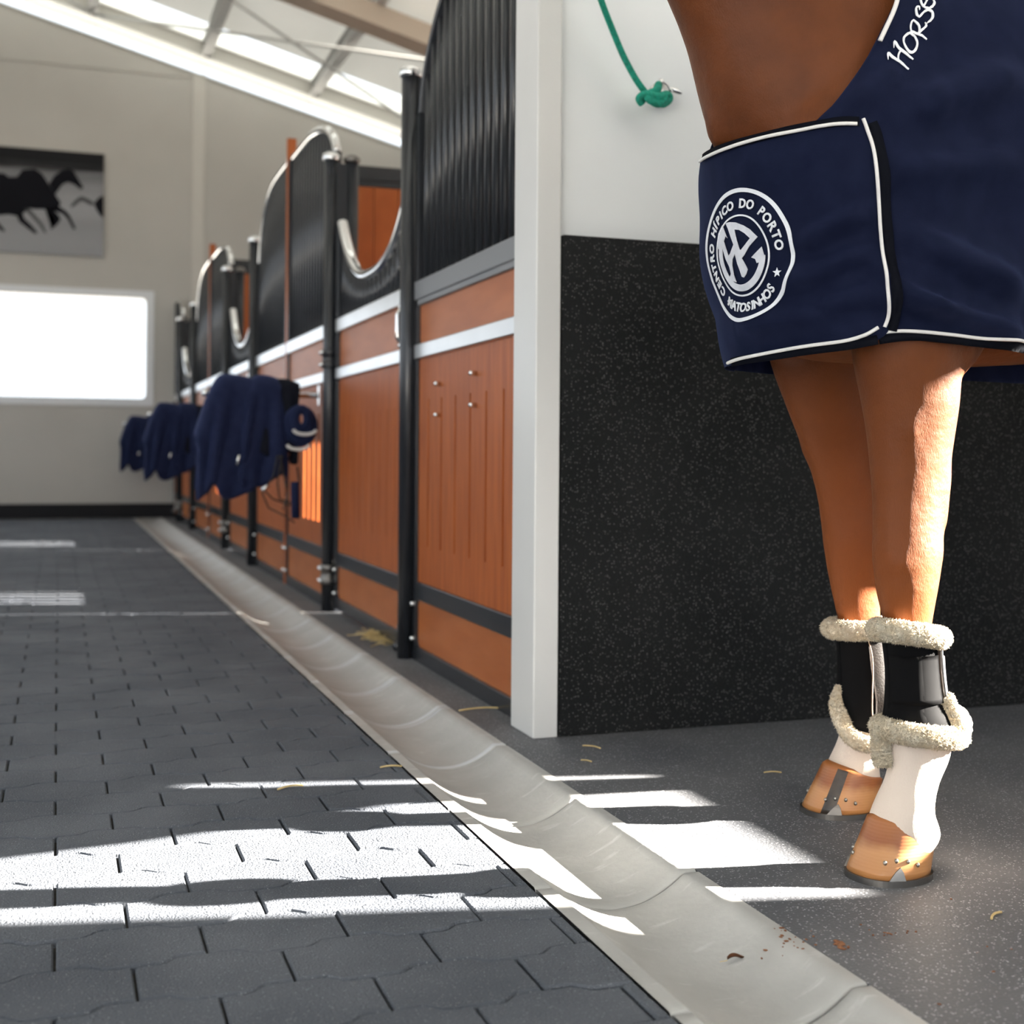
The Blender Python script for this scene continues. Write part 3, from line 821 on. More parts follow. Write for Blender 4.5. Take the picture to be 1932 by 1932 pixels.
# tendon, knee and fetlock relief
for secs, l in ((nsec, LN), (fsec, LF)):
    def at(zq):
        s = min(secs, key=lambda r: abs(r[1] - zq)); return s
    s = at(.545); ellipsoid(body, H(s[0] + s[2] * .45, l, s[1]), (.034, .042, .05)); ellipsoid(body, H(s[0] - s[2] * .62, l, s[1] + .01), (.022, .03, .034))
    s = at(.235); ellipsoid(body, H(s[0] - s[2] * .60, l, s[1] - .01), (.026, .03, .036))
    s = at(.80); ellipsoid(body, H(s[0] + s[2] * .40, l - .01 * (1 if l < 0 else -1), s[1] + .02), (.034, .052, .13))
    ellipsoid(body, H(s[0] - s[2] * .50, l, s[1] + .05), (.036, .055, .12))
    s = at(.68); ellipsoid(body, H(s[0] - s[2] * .70, l + (.022 if l > 0 else -.022), s[1]), (.016, .016, .10))
# trunk
TR = [(.282, 1.20, .10, .07), (.266, 1.20, .17, .125), (.235, 1.20, .235, .175), (.145, 1.20, .30, .228), (0, 1.235, .345, .245), (-.2, 1.265, .375, .262), (-.5, 1.27, .360, .290), (-.9, 1.275, .350, .315),
      (-1.2, 1.30, .335, .310), (-1.45, 1.33, .330, .295), (-1.7, 1.34, .295, .26), (-1.88, 1.32, .20, .19), (-1.96, 1.30, .08, .09)]
loft(body, [(H(k, 0, z), HV(0, b, 0), Vector((0, 0, a))) for k, z, a, b in spline(TR, 3)], 36)
# neck
NK = [(-.04, 1.22, .27, .21), (.035, 1.40, .305, .20), (.135, 1.60, .295, .155), (.32, 1.82, .25, .12), (.50, 2.02, .19, .10), (.66, 2.16, .15, .09), (.74, 2.22, .11, .07)]
rows = spline(NK, 4); secs = []
for i, (k, z, a, b) in enumerate(rows):
    r0, r1 = rows[max(i - 1, 0)], rows[min(i + 1, len(rows) - 1)]
    t = Vector((r1[0] - r0[0], r1[1] - r0[1])).normalized()
    secs.append((H(k, 0, z), HV(t.y * a, 0, -t.x * a), HV(0, b, 0)))
loft(body, secs, 32)
tube(body, [H(*((lambda q: (q[0], .02, q[1]))(pix_k(x, y, .02)))) for x, y in spline([[1268, -90], [1306, -10], [1332, 60], [1350, 120], [1360, 180], [1366, 235], [1376, 262]], 4)], .034, 16)
# head
HD = [(.70, 2.24, .08, .06), (.76, 2.19, .125, .085), (.86, 2.07, .13, .09), (.94, 1.94, .095, .07), (1.01, 1.82, .07, .052), (1.06, 1.73, .068, .055), (1.09, 1.68, .045, .04)]
rows = spline(HD, 3); secs = []
for i, (k, z, a, b) in enumerate(rows):
    r0, r1 = rows[max(i - 1, 0)], rows[min(i + 1, len(rows) - 1)]
    t = Vector((r1[0] - r0[0], r1[1] - r0[1])).normalized()
    secs.append((H(k, 0, z), HV(-t.y * a, 0, t.x * a), HV(0, b, 0)))
loft(body, secs, 24)
for s in (-1, 1):
    loft(body, [(H(.70, s * .055, 2.27), HV(.022, 0, 0), HV(0, .028, 0)), (H(.72, s * .07, 2.34), HV(.02, 0, 0), HV(0, .03, 0)), (H(.75, s * .07, 2.42), HV(.006, 0, 0), HV(0, .006, 0))], 12)
    ellipsoid(body, H(.84, s * .082, 2.12), (.03, .03, .022))
    ellipsoid(body, H(1.05, s * .045, 1.75), (.022, .022, .022))
    # breast and shoulder muscles
    ellipsoid(body, H(.18, s * .075, 1.12), (.095, .095, .17)); ellipsoid(body, H(.05, s * .145, 1.10), (.12, .105, .20))
    ellipsoid(body, H(.0 if s < 0 else -.06, s * .17, 1.0), (.12, .095, .16))
    # hind quarter and leg
    q = .03
    hl = [(-1.42, 1.30, .26, .13), (-1.45, 1.10, .22, .115), (-1.44, .95, .165, .095), (-1.47, .80, .12, .075), (-1.58, .66, .085, .055), (-1.665, .56, .07, .05), (-1.65, .48, .055, .043), (-1.635, .38, .042, .034),
          (-1.63, .28, .044, .036), (-1.625, .23, .054, .045), (-1.60, .16, .044, .040), (-1.575, .10, .056, .052)]
    loft(body, [(H(k + (-.08 if s < 0 else -.18), s * ((.155 if s > 0 else .066) + (.02 if z > .9 else 0)), z), HV(a, 0, 0), HV(0, b, 0)) for k, z, a, b in spline(hl, 3)], 24)
# tail
loft(body, [(H(-1.93, 0, 1.46), HV(.04, 0, 0), HV(0, .04, 0)), (H(-2.02, 0, 1.40), HV(.05, 0, 0), HV(0, .05, 0)), (H(-2.07, 0, 1.1), HV(.06, 0, 0), HV(0, .07, 0)), (H(-2.06, 0, .7), HV(.05, 0, 0), HV(0, .06, 0)), (H(-2.05, 0, .55), HV(.02, 0, 0), HV(0, .03, 0))], 14)
fixn(body)

def remesh(bm, vox, it, name):
    me = bpy.data.meshes.new('tmp'); bm.to_mesh(me); bm.free()
    o = bpy.data.objects.new('tmp', me); COL.objects.link(o)
    r = o.modifiers.new('r', 'REMESH'); r.mode = 'VOXEL'; r.voxel_size = vox
    s = o.modifiers.new('s', 'SMOOTH'); s.factor = .5; s.iterations = it
    dg = bpy.context.evaluated_depsgraph_get(); me2 = bpy.data.meshes.new_from_object(o.evaluated_get(dg), depsgraph=dg)
    bpy.data.objects.remove(o); bpy.data.meshes.remove(me); me2.name = name
    for p in me2.polygons: p.use_smooth = True
    return me2
bme = remesh(body, .0085, 9, 'body')

# coat: chestnut with white socks below the boots
cm = bpy.data.materials.new('chestnut_coat'); cm.use_nodes = True
n = cm.node_tree.nodes; l = cm.node_tree.links; bs = n['Principled BSDF']
bs.inputs['Roughness'].default_value = .5; bs.inputs['Sheen Weight'].default_value = .04; bs.inputs['Sheen Tint'].default_value = (1, .6, .35, 1); bs.inputs['Specular IOR Level'].default_value = .18
tc = n.new('ShaderNodeTexCoord'); sp = n.new('ShaderNodeSeparateXYZ'); l.new(tc.outputs['Object'], sp.inputs[0])
nz = n.new('ShaderNodeTexNoise'); nz.inputs['Scale'].default_value = 7; nz.inputs['Detail'].default_value = 5; l.new(tc.outputs['Object'], nz.inputs['Vector'])
cr = n.new('ShaderNodeValToRGB'); l.new(nz.outputs['Fac'], cr.inputs[0]); e = cr.color_ramp.elements
e[0].position = .35; e[0].color = (.066, .017, .004, 1); e[1].position = .65; e[1].color = (.108, .030, .007, 1)
mp = n.new('ShaderNodeMapping'); mp.inputs['Scale'].default_value = (1, 1, .25); l.new(tc.outputs['Object'], mp.inputs[0])
n2 = n.new('ShaderNodeTexNoise'); n2.inputs['Scale'].default_value = 700; l.new(mp.outputs[0], n2.inputs['Vector'])
n3 = n.new('ShaderNodeTexNoise'); n3.inputs['Scale'].default_value = 38; n3.inputs['Detail'].default_value = 2; l.new(tc.outputs['Object'], n3.inputs['Vector'])
# legs a little redder than trunk
lr = n.new('ShaderNodeMapRange'); lr.inputs['From Min'].default_value = .45; lr.inputs['From Max'].default_value = .95; l.new(sp.outputs['Z'], lr.inputs['Value'])
m1 = n.new('ShaderNodeMix'); m1.data_type = 'RGBA'; l.new(lr.outputs[0], m1.inputs['Factor']); m1.inputs['A'].default_value = (.17, .046, .010, 1); l.new(cr.outputs[0], m1.inputs['B'])
sm = n.new('ShaderNodeMath'); sm.operation = 'MULTIPLY_ADD'; sm.inputs[1].default_value = .05; l.new(nz.outputs['Fac'], sm.inputs[0]); l.new(sp.outputs['Z'], sm.inputs[2])
sk = n.new('ShaderNodeMapRange'); sk.inputs['From Min'].default_value = .345; sk.inputs['From Max'].default_value = .365; l.new(sm.outputs[0], sk.inputs['Value'])
m2 = n.new('ShaderNodeMix'); m2.data_type = 'RGBA'; l.new(sk.outputs[0], m2.inputs['Factor']); m2.inputs['A'].default_value = (.66, .56, .48, 1); l.new(m1.outputs['Result'], m2.inputs['B'])
l.new(m2.outputs['Result'], bs.inputs['Base Color'])
ad = n.new('ShaderNodeMath'); ad.operation = 'MULTIPLY_ADD'; ad.inputs[1].default_value = 3.0; l.new(n3.outputs['Fac'], ad.inputs[0]); l.new(n2.outputs['Fac'], ad.inputs[2])
bp = n.new('ShaderNodeBump'); bp.inputs['Strength'].default_value = .35; bp.inputs['Distance'].default_value = .002; l.new(ad.outputs[0], bp.inputs['Height']); l.new(bp.outputs['Normal'], bs.inputs['Normal'])
bme.materials.append(cm)
bme.transform(HM)
bo = bpy.data.objects.new('body', bme); COL.objects.link(bo); bo.parent = horse
bo['label'] = 'chestnut body with white socks'
# world-space tree of the body
wv = [v.co + horse.location for v in bme.vertices]
BT = BVHTree.FromPolygons(wv, [list(p.vertices) for p in bme.polygons])

# hooves
hm = bpy.data.materials.new('hoof_horn'); hm.use_nodes = True
n = hm.node_tree.nodes; l = hm.node_tree.links; bs = n['Principled BSDF']; bs.inputs['Roughness'].default_value = .33
tc = n.new('ShaderNodeTexCoord'); sp = n.new('ShaderNodeSeparateXYZ'); l.new(tc.outputs['Object'], sp.inputs[0])
nz = n.new('ShaderNodeTexNoise'); nz.inputs['Scale'].default_value = 28; l.new(tc.outputs['Object'], nz.inputs['Vector'])
ma = n.new('ShaderNodeMath'); ma.operation = 'MULTIPLY_ADD'; ma.inputs[1].default_value = .022; l.new(nz.outputs['Fac'], ma.inputs[0]); l.new(sp.outputs['Z'], ma.inputs[2])
cr = n.new('ShaderNodeValToRGB'); l.new(ma.outputs[0], cr.inputs[0]); e = cr.color_ramp.elements
cr.color_ramp.elements[0].position = .02; cr.color_ramp.elements[0].color = (.40, .17, .055, 1)
cr.color_ramp.elements[1].position = .105; cr.color_ramp.elements[1].color = (.30, .105, .03, 1)
q = e.new(.060); q.color = (.46, .22, .085, 1); q = e.new(.078); q.color = (.24, .075, .02, 1)
wvn = n.new('ShaderNodeTexWave'); wvn.bands_direction = 'Z'; wvn.inputs['Scale'].default_value = 60; wvn.inputs['Distortion'].default_value = 1.5; l.new(tc.outputs['Object'], wvn.inputs['Vector'])
bp = n.new('ShaderNodeBump'); bp.inputs['Strength'].default_value = .12; bp.inputs['Distance'].default_value = .001; l.new(wvn.outputs['Fac'], bp.inputs['Height']); l.new(bp.outputs['Normal'], bs.inputs['Normal'])
l.new(cr.outputs[0], bs.inputs['Base Color'])
hdark = mat('hoof_dark_streak', (.022, .018, .016), .35, 0, (.05, .035, .025), 50)

def hoof(kc, lc, yaw, ztop_toe, ztop_heel, kt, stripe=False, Lh=.158, W=.128):
    """kc, lc: ground centre; kt: forward position of the coronet centre relative to kc"""
    sh = math.sin(yaw); ch = math.cos(yaw)
    def P(f, s, z): return H(kc + f * ch - s * sh, lc + f * sh + s * ch, z)
    bm = bmesh.new(); seg = 48; rings = []
    def outline(a, t):   # a angle 0 = toe, t 0 bottom .. 1 top
        Lf = (Lh / 2) * (1 - t) + .062 * t; Wd = (W / 2) * (1 - t) + .053 * t
        c, s = math.cos(a), math.sin(a)
        f = (abs(c) ** .92) * (1 if c > 0 else -1) * Lf; w = (abs(s) ** .85) * (1 if s > 0 else -1) * Wd
        if c < 0: f *= .80 + .1 * t
        off = kt * t + .008 * math.sin(PI * t) * 0
        z = .011 + t * ((ztop_toe + ztop_heel) / 2 - .011 + (ztop_toe - ztop_heel) / 2 * (f / Lf))
        return f + off, w, z
    T = [0, .12, .3, .5, .7, .86, .96, 1.0]
    for t in T:
        rings.append([bm.verts.new(P(*outline(2 * PI * i / seg, t))) for i in range(seg)])
    top = [bm.verts.new(P(o2[0] * .85 + kt * .15, o2[1] * .85, o2[2] + .006)) for o2 in [outline(2 * PI * i / seg, 1.0) for i in range(seg)]]
    rings.append(top)
    for i in range(len(rings) - 1):
        for k in range(seg): 
            f = bm.faces.new((rings[i][k], rings[i][(k + 1) % seg], rings[i + 1][(k + 1) % seg], rings[i + 1][k]))
            if stripe and (k in (41, 42, 43)) and i < 7: f.material_index = 1
    bm.faces.new(rings[0][::-1]); bm.faces.new(rings[-1])
    ho = hchild('hoof', fixn(bm), hm); ho.data.materials.append(hdark)
    # shoe
    bm = bmesh.new(); n1 = 40; ring = []
    for i in range(n1 + 1):
        a = -2.35 + 4.7 * i / n1
        c, s = math.cos(a), math.sin(a)
        def E(m): 
            return ((abs(c) ** .92) * (1 if c > 0 else -.82) * (Lh / 2 + .004 + m), (abs(s) ** .85) * (1 if s > 0 else -1) * (W / 2 + .004 + m))
        o1, o2 = E(0), E(-.024)
        ring.append([bm.verts.new(P(*o1, 0)), bm.verts.new(P(*o1, .011)), bm.verts.new(P(*o2, .011)), bm.verts.new(P(*o2, 0))])
    for i in range(n1):
        for k in range(4): bm.faces.new((ring[i][k], ring[i][(k + 1) % 4], ring[i + 1][(k + 1) % 4], ring[i + 1][k]))
    bm.faces.new(ring[0]); bm.faces.new(ring[-1][::-1])
    so = hchild('horseshoe', fixn(bm), MT['steel'], ho, False)
    # side clips
    for sg in (-1, 1):
        bm = bmesh.new(); a = sg * .95; 
        def on(a2, t, d): 
            f, w, z = outline(a2, t); g = Vector((f, w)).normalized() * d; return P(f + g.x, w + g.y, z)
        base = [on(a - .20, 0, .004), on(a + .20, 0, .004), on(a + .10, .16, .003), on(a, .25, .002), on(a - .10, .16, .003)]
        inn2 = [on(a - .20, 0, -.002), on(a + .20, 0, -.002), on(a + .10, .16, -.002), on(a, .25, -.002), on(a - .10, .16, -.002)]
        va = [bm.verts.new(p) for p in base]; vb = [bm.verts.new(p) for p in inn2]
        bm.faces.new(va); bm.faces.new(vb[::-1])
        for i in range(5): bm.faces.new((va[i], vb[i], vb[(i + 1) % 5], va[(i + 1) % 5]))
        hchild('clip', fixn(bm), MT['steel'], ho, False)
        for da, tt in ((-.42, .30), (-.14, .36), (.17, .36), (.46, .29)):
            bm = bmesh.new(); p = on(a + da * sg * 1, tt, .0005); ellipsoid(bm, p, (.0035, .0035, .0042), None, 8, 6)
            hchild('nail', bm, MT['nail'], ho)
    return ho
nk, nl = .0916, -.174
hn = pix_k(1672, 1650, LN)
def legk(secs, z): return min(secs, key=lambda r: abs(r[1] - z))[0]
kn_ = legk(nsec, .085); kf_ = legk(fsec, .085)
hoof(kn_ + .026, LN, -.18, .100, .062, -.030)
hoof(kf_ + .026, LF, .12, .097, .064, -.028, True)
hoof(-1.63, -.066, 0, .09, .055, -.028); hoof(-1.73, .155, 0, .09, .055, -.028)

# ------------------------------------------------------------ boots
def legat(secs, z):
    for i in range(len(secs) - 1):
        z0, z1 = secs[i][1], secs[i + 1][1]
        if (z0 - z) * (z1 - z) <= 0 and z0 != z1:
            f = (z - z0) / (z1 - z0); return [a + (b - a) * f for a, b in zip(secs[i], secs[i + 1])]
    return secs[-1]
def legpt(secs, l, z, a, off, tilt=0):
    """point on the leg, a = 0 front, +90 towards far side"""
    s = legat(secs, z)
    return H(s[0] + (s[2] + off) * math.cos(a), l + (s[3] + off) * math.sin(a), z + tilt * math.cos(a))

def patch(secs, l, a0, a1, zfun0, zfun1, off, th, na=28, nz=16, bulge=0):
    bm = bmesh.new(); rows = []
    for i in range(na + 1):
        a = a0 + (a1 - a0) * i / na; z0, z1 = zfun0(a), zfun1(a)
        rows.append([bm.verts.new(legpt(secs, l, z0 + (z1 - z0) * j / nz, a, off + bulge * math.sin(PI * j / nz) * math.sin(PI * i / na))) for j in range(nz + 1)])
    for i in range(na):
        for j in range(nz): bm.faces.new((rows[i][j], rows[i + 1][j], rows[i + 1][j + 1], rows[i][j + 1]))
    r = bmesh.ops.solidify(bm, geom=list(bm.faces), thickness=th)
    return fixn(bm)

def fleece(pts, r, name, par, dens=1.0, rb=None, seed=0):
    """lumpy woolly roll with short tufts"""
    rnd = random.Random(seed)
    P = spline([list(p) for p in pts], 10); bm = bmesh.new()
    rr = [r * (1 if 1 < i < len(P) - 2 else .75) for i in range(len(P))] if not isinstance(r, list) else [x[0] for x in spline([[q] for q in r], 10)]
    tube(bm, P, rr, 26)
    bmesh.ops.recalc_face_normals(bm, faces=bm.faces); bm.normal_update()
    for v in bm.verts: v.co += v.normal * (rnd.random() ** 2) * .0035
    bmesh.ops.subdivide_edges(bm, edges=bm.edges, cuts=1, use_grid_fill=True); bm.normal_update()
    for v in bm.verts: v.co += v.normal * (rnd.random() - .4) * .0016 + Vector((0, 0, -.0005))
    bm.faces.ensure_lookup_table()
    fs = [(f.calc_center_median(), f.normal.copy()) for f in bm.faces]
    for c, nn in fs:
        if rnd.random() < .55 * dens:
            d = (nn + Vector((rnd.uniform(-.7, .7), rnd.uniform(-.7, .7), rnd.uniform(-.9, .5)))).normalized(); h = rnd.uniform(.003, .006)
            s = d.orthogonal().normalized() * .0012; s2 = d.cross(s)
            a = [bm.verts.new(c + s), bm.verts.new(c - s * .5 + s2 * .9), bm.verts.new(c - s * .5 - s2 * .9)]; t = bm.verts.new(c + d * h)
            for k in range(3): bm.faces.new((a[k], a[(k + 1) % 3], t))
    return hchild(name, bm, MT['fleece'], par, True)

def boot(secs, l, zt, zb, label, far=False):
    sgn = 1 if l > 0 else -1            # outside of the leg
    shell = patch(secs, l, 0, 2 * PI, lambda a: zb + .018 * math.cos(a) - .01, lambda a: zt, .010, -.006, 44, 22)
    bt = hchild('leg_boot', shell, MT['neoprene']); bt['label'] = label
    return bt
# near leg: collar top about y=1190, lower edge about y=1385
zt = pix_k(1700, 1200, LN)[1]; zb = pix_k(1700, 1372, LN)[1]
bt = boot(nsec, LN, zt, zb, 'black tendon boot with fleece edges on the near foreleg')
# fleece collar
fleece([legpt(nsec, LN, zt + .004 + .010 * math.cos(a + .2), a, .014) for a in [2 * PI * i / 20 for i in range(21)]], .0165, 'fleece_collar', bt, seed=1)
# leather shell on the outside/back: the far-right part in the photo
front = -PI / 2  # towards the viewer
sh = patch(nsec, LN, -2.25 - PI / 2 - .35, -PI / 2 - .62, lambda a: zb + .012, lambda a: zt - .004, .0165, -.004, 20, 18, .003)
so = hchild('leather_shell', sh, MT['leather'], bt)
pb = patch(nsec, LN, -PI / 2 - 1.25, -PI / 2 - .82, lambda a: zb + .055, lambda a: zt - .035, .0215, -.003, 8, 8); hchild('badge_pad', pb, mat('grey_label', (.30, .30, .31), .4), bt)
st = patch(nsec, LN, -PI / 2 - .55, -PI / 2 + 1.4, lambda a: zb + .045, lambda a: zt - .03, .0155, -.003, 20, 10); hchild('strap', st, MT['neoprene'], bt)
bm = bmesh.new()
for a in (-PI / 2 - .66,):
    tube(bm, [legpt(nsec, LN, zb + .02 + (zt - zb - .03) * i / 20, a - .12 * math.sin(PI * i / 20), .019) for i in range(21)], .0012, 6)
hchild('stitching', bm, mat('grey_stitch', (.35, .35, .35), .7), bt)
# lower fleece, dips to the front and bulges round the back of the fetlock
pts = []
for i in range(21):
    a = -PI * 1.25 + PI * 1.75 * i / 20
    pts.append(legpt(nsec, LN, zb - .010 + .010 * math.cos(a) , a, .012))
fleece(pts, .0165, 'fleece_edge', bt, seed=2)
fleece([legpt(nsec, LN, zb + .055 - i * .0165, -PI / 2 - .78 - .1 * math.sin(i), .017) for i in range(5)], .011, 'fleece_edge', bt, seed=7)
fleece([legpt(nsec, LN, zb - .006 - i * .015, .30, .013 - .001 * i) for i in range(5)], .0145, 'fleece_edge', bt, seed=3)
bm = bmesh.new(); s = legat(nsec, zb - .008); ellipsoid(bm, H(s[0] - s[2] - .012, LN - .004, zb - .004), (.034, .034, .036), None, 32, 20)
rnd = random.Random(4)
for v in bm.verts: v.co += (v.co - H(s[0] - s[2] - .012, LN, zb)).normalized() * rnd.random() * .003
hchild('ergot_pad', bm, MT['fleece'], bt)
# far leg boot
zt = pix_k(1620, 1186, LF)[1]; zb = pix_k(1620, 1372, LF)[1]
bt2 = boot(fsec, LF, zt, zb, 'black fetlock boot with fleece edges on the off foreleg')
fleece([legpt(fsec, LF, zt + .002 + .0 * math.cos(a), a, .017) for a in [2 * PI * i / 20 for i in range(21)]], .0165, 'fleece_collar', bt2, seed=5)
sh = patch(fsec, LF, -PI * .93, -PI * .42, lambda a: zb + .0 + .0, lambda a: zt - .008, .0145, -.004, 22, 20, .004); hchild('leather_shell', sh, MT['leather'], bt2)
bm = bmesh.new()
tube(bm, [legpt(fsec, LF, zb + .01 + (zt - zb - .02) * i / 24, -PI * .42 + .10 * math.sin(2 * PI * i / 24) + .05, .019) for i in range(25)], .0013, 6)
hchild('stitching', bm, mat('tan_stitch', (.30, .20, .14), .7), bt2)
zl = pix_k(1580, 1300, LF)[1]
fleece([legpt(fsec, LF, z, a, o) for z, a, o in ((zl + .005, .15, .010), (zl - .025, .1, .018), (zl - .05, -.15, .020), (zb - .008, -.55, .018), (zb - .022, -1.1, .014), (zb - .026, -1.7, .012), (zb - .026, -2.3, .012))],
       [.004, .010, .0135, .014, .013, .012, .011], 'fleece_edge', bt2, seed=6)

# ------------------------------------------------------------ rug on the horse
# contour parameter s: 0 at the breast, negative round the viewer's side, positive round the far side
HEM = .888
SIDE0 = PI / 2 * .30                       # length of the rounded front
def ray_dir(s):
    """origin (k,l) on the median axis and outward direction for contour position s"""
    if abs(s) <= SIDE0:
        ph = s / SIDE0 * PI / 2; return 0.0, math.cos(ph), math.sin(ph)
    return -(abs(s) - SIDE0), 0.0, (1 if s > 0 else -1)
def body_r(s, z):
    k0, dk, dl = ray_dir(s)
    d = HV(dk, dl, 0)
    o = H(k0, 0, z) + d * .9
    hit = BT.ray_cast(o, -d, .9)
    return .9 - hit[3] if hit[0] else 0
ZT = [HEM + .03 * i for i in range(-1, 29)]
def grid_r(smin, smax, ds):
    N = int((smax - smin) / ds + .5); out = []; raw = []
    for i in range(N + 1):
        s = smin + (smax - smin) * i / N
        zc = 1.30 + .6 * min(1, max(0, (abs(s) - .40) / .35))
        r = [0] * len(ZT); bb = [0] * len(ZT)
        for j in reversed(range(len(ZT))):
            b = body_r(s, ZT[j]) if ZT[j] > .89 else 0
            if ZT[j] <= .97: b = min(b, r[j + 1] - .004)
            if abs(s) > SIDE0 and b < .01 and ZT[j] > 1.5: b = 0
            bb[j] = b; r[j] = max(b + .012, (r[j + 1] - .0048) if j + 1 < len(ZT) and ZT[j + 1] < zc else 0)
        if abs(s) < .45:
            jr = int((1.262 - ZT[0]) / .03)
            for j in range(jr + 1, len(ZT)): r[j] = min(r[j], r[jr]); bb[j] = min(bb[j], bb[jr])
        out.append(r); raw.append(bb)
    # smooth along s and z
    for _ in range(5):
        o2 = [list(x) for x in out]
        for i in range(1, N):
            for j in range(1, len(ZT) - 1): o2[i][j] = max(out[i][j], .25 * (out[i - 1][j] + out[i + 1][j] + out[i][j - 1] + out[i][j + 1])) 
        for i in range(1, N):
            for j in range(len(ZT)): o2[i][j] = (o2[i][j] * 2 + o2[i - 1][j] + o2[i + 1][j]) / 4
        out = o2
    for i in range(1, N):
        for j in range(1, len(ZT) - 1):
            out[i][j] = max(out[i][j], max(raw[i + p][j + q] for p in (-1, 0, 1) for q in (-1, 0, 1)) + .011)
    return smin, smax, N, out
GS = grid_r(-2.35, 2.35, .047)
def R(s, z):
    smin, smax, N, g2 = GS
    x = min(max((s - smin) / (smax - smin) * N, 0), N - 1e-6); i = int(x); fx = x - i
    y = min(max((z - ZT[0]) / .03, 0), len(ZT) - 1 - 1e-6); j = int(y); fy = y - j
    return (g2[i][j] * (1 - fx) + g2[i + 1][j] * fx) * (1 - fy) + (g2[i][j + 1] * (1 - fx) + g2[i + 1][j + 1] * fx) * fy
def seg_d(p, a, b):
    ab = (b[0] - a[0], b[1] - a[1]); t = ((p[0] - a[0]) * ab[0] + (p[1] - a[1]) * ab[1]) / (ab[0] ** 2 + ab[1] ** 2); t = min(max(t, 0), 1)
    return math.hypot(p[0] - a[0] - ab[0] * t, (p[1] - a[1] - ab[1] * t)), t
FOLDS = []      # filled below: ((s,z),(s,z),width,height)
def fold(s, z):
    h = 0
    for a, b, w, amp in FOLDS:
        d, t = seg_d((s, z), a, b)
        if d < 4 * w: h += amp * (math.exp(-(d / w) ** 2) - .45 * math.exp(-((d - 1.9 * w) / w) ** 2)) * min(1, 4 * t + .15) * min(1, 4 * (1 - t) + .1)
    h = max(h, -.005)
    h += .0025 * math.sin(s * 23 + z * 9) * max(0, min(1, (1.25 - z) * 4)) + .002 * math.sin(z * 41 + s * 7)
    return h
def C(s, z, off=0):
    k0, dk, dl = ray_dir(s); r = R(s, z) + off + fold(s, z)
    return H(k0 + dk * r, dl * r, z)
def proj(p):
    v = p - Vector((0, 0, CH)); a = v.dot(Rv); d = v.dot(Fv); u = a / d * FP; w = -v.z / d * FP
    return 966 + u - ROLL * w, 854.4 + w + ROLL * u
def unproj(x, y, off=.0):
    """contour position of a photo pixel on the rug, viewer's side"""
    best = None; ss = [-.95 + .01 * i for i in range(126)]
    z = 1.1
    for it in range(4):
        cand = []
        for i in range(len(ss) - 1):
            k0, dk, dl = ray_dir(ss[i]); r = R(ss[i], z); p = H(k0 + dk * r, dl * r, z)
            k1, ek, el = ray_dir(ss[i + 1]); r1 = R(ss[i + 1], z); q = H(k1 + ek * r1, el * r1, z)
            xa, xb = proj(p)[0], proj(q)[0]
            if (xa - x) * (xb - x) <= 0 and xa != xb and xb < xa: cand.append((ss[i] + (ss[i + 1] - ss[i]) * (x - xa) / (xb - xa), p))
        if cand: s, p = cand[-1]
        else:
            s, p = min(((q, H(ray_dir(q)[0] + ray_dir(q)[1] * R(q, z), ray_dir(q)[2] * R(q, z), z)) for q in ss), key=lambda c: abs(proj(c[1])[0] - x))
        v = p - Vector((0, 0, CH)); d = v.dot(Fv)
        dy = y - 854.4 - ROLL * (x - 966); z = CH - dy * d / FP
    return s, z
U = unproj
NL = [(1336, 293), (1370, 276), (1440, 254), (1530, 235), (1575, 195), (1610, 145), (1640, 100), (1665, 52), (1690, 0)]
NLs = [U(*p) for p in NL]
s_n, z_n = NLs[-1]
NLs += [(s_n - .03, z_n + .07), (s_n - .10, 1.62), (s_n - .2, 1.70)]
def ztop(s):
    s = -abs(s) if s > 0.1 else s
    P = [(.10, NLs[0][1] + .004)] + NLs
    for i in range(len(P) - 1):
        if P[i][0] >= s >= P[i + 1][0] and P[i][0] != P[i + 1][0]:
            f = (P[i][0] - s) / (P[i][0] - P[i + 1][0]); return P[i][1] + (P[i + 1][1] - P[i][1]) * f
    return P[-1][1] if s < P[-1][0] else P[0][1]
HM_PX = [(1385, 687), (1450, 672), (1560, 655), (1640, 643), (1700, 636), (1790, 640), (1850, 648), (1932, 660)]
HMs = sorted([U(*p) for p in HM_PX])
def zhem(s):
    if s > HMs[-1][0]: return HMs[-1][1] + (s - HMs[-1][0]) * 0
    if s < HMs[0][0]: return HMs[0][1]
    for i in range(len(HMs) - 1):
        if HMs[i][0] <= s <= HMs[i + 1][0]:
            f = (s - HMs[i][0]) / (HMs[i + 1][0] - HMs[i][0] + 1e-9); return HMs[i][1] + (HMs[i + 1][1] - HMs[i][1]) * f
    return HEM
def F(x0, y0, x1, y1, w, amp): FOLDS.append((U(x0, y0), U(x1, y1), w, amp * 2.2))
F(1640, 560, 1932, 640, .020, .013); F(1640, 500, 1800, 600, .018, .009); F(1700, 440, 1932, 560, .028, .012)
F(1640, 330, 1932, 300, .030, .008); F(1720, 215, 1932, 130, .035, .012); F(1500, 470, 1640, 400, .018, .007)
F(1480, 545, 1650, 470, .020, .007); F(1400, 620, 1560, 600, .022, .006); F(1560, 240, 1700, 120, .02, .005); F(1380, 330, 1620, 300, .03, .004)
F(1540, 580, 1660, 545, .018, .005)

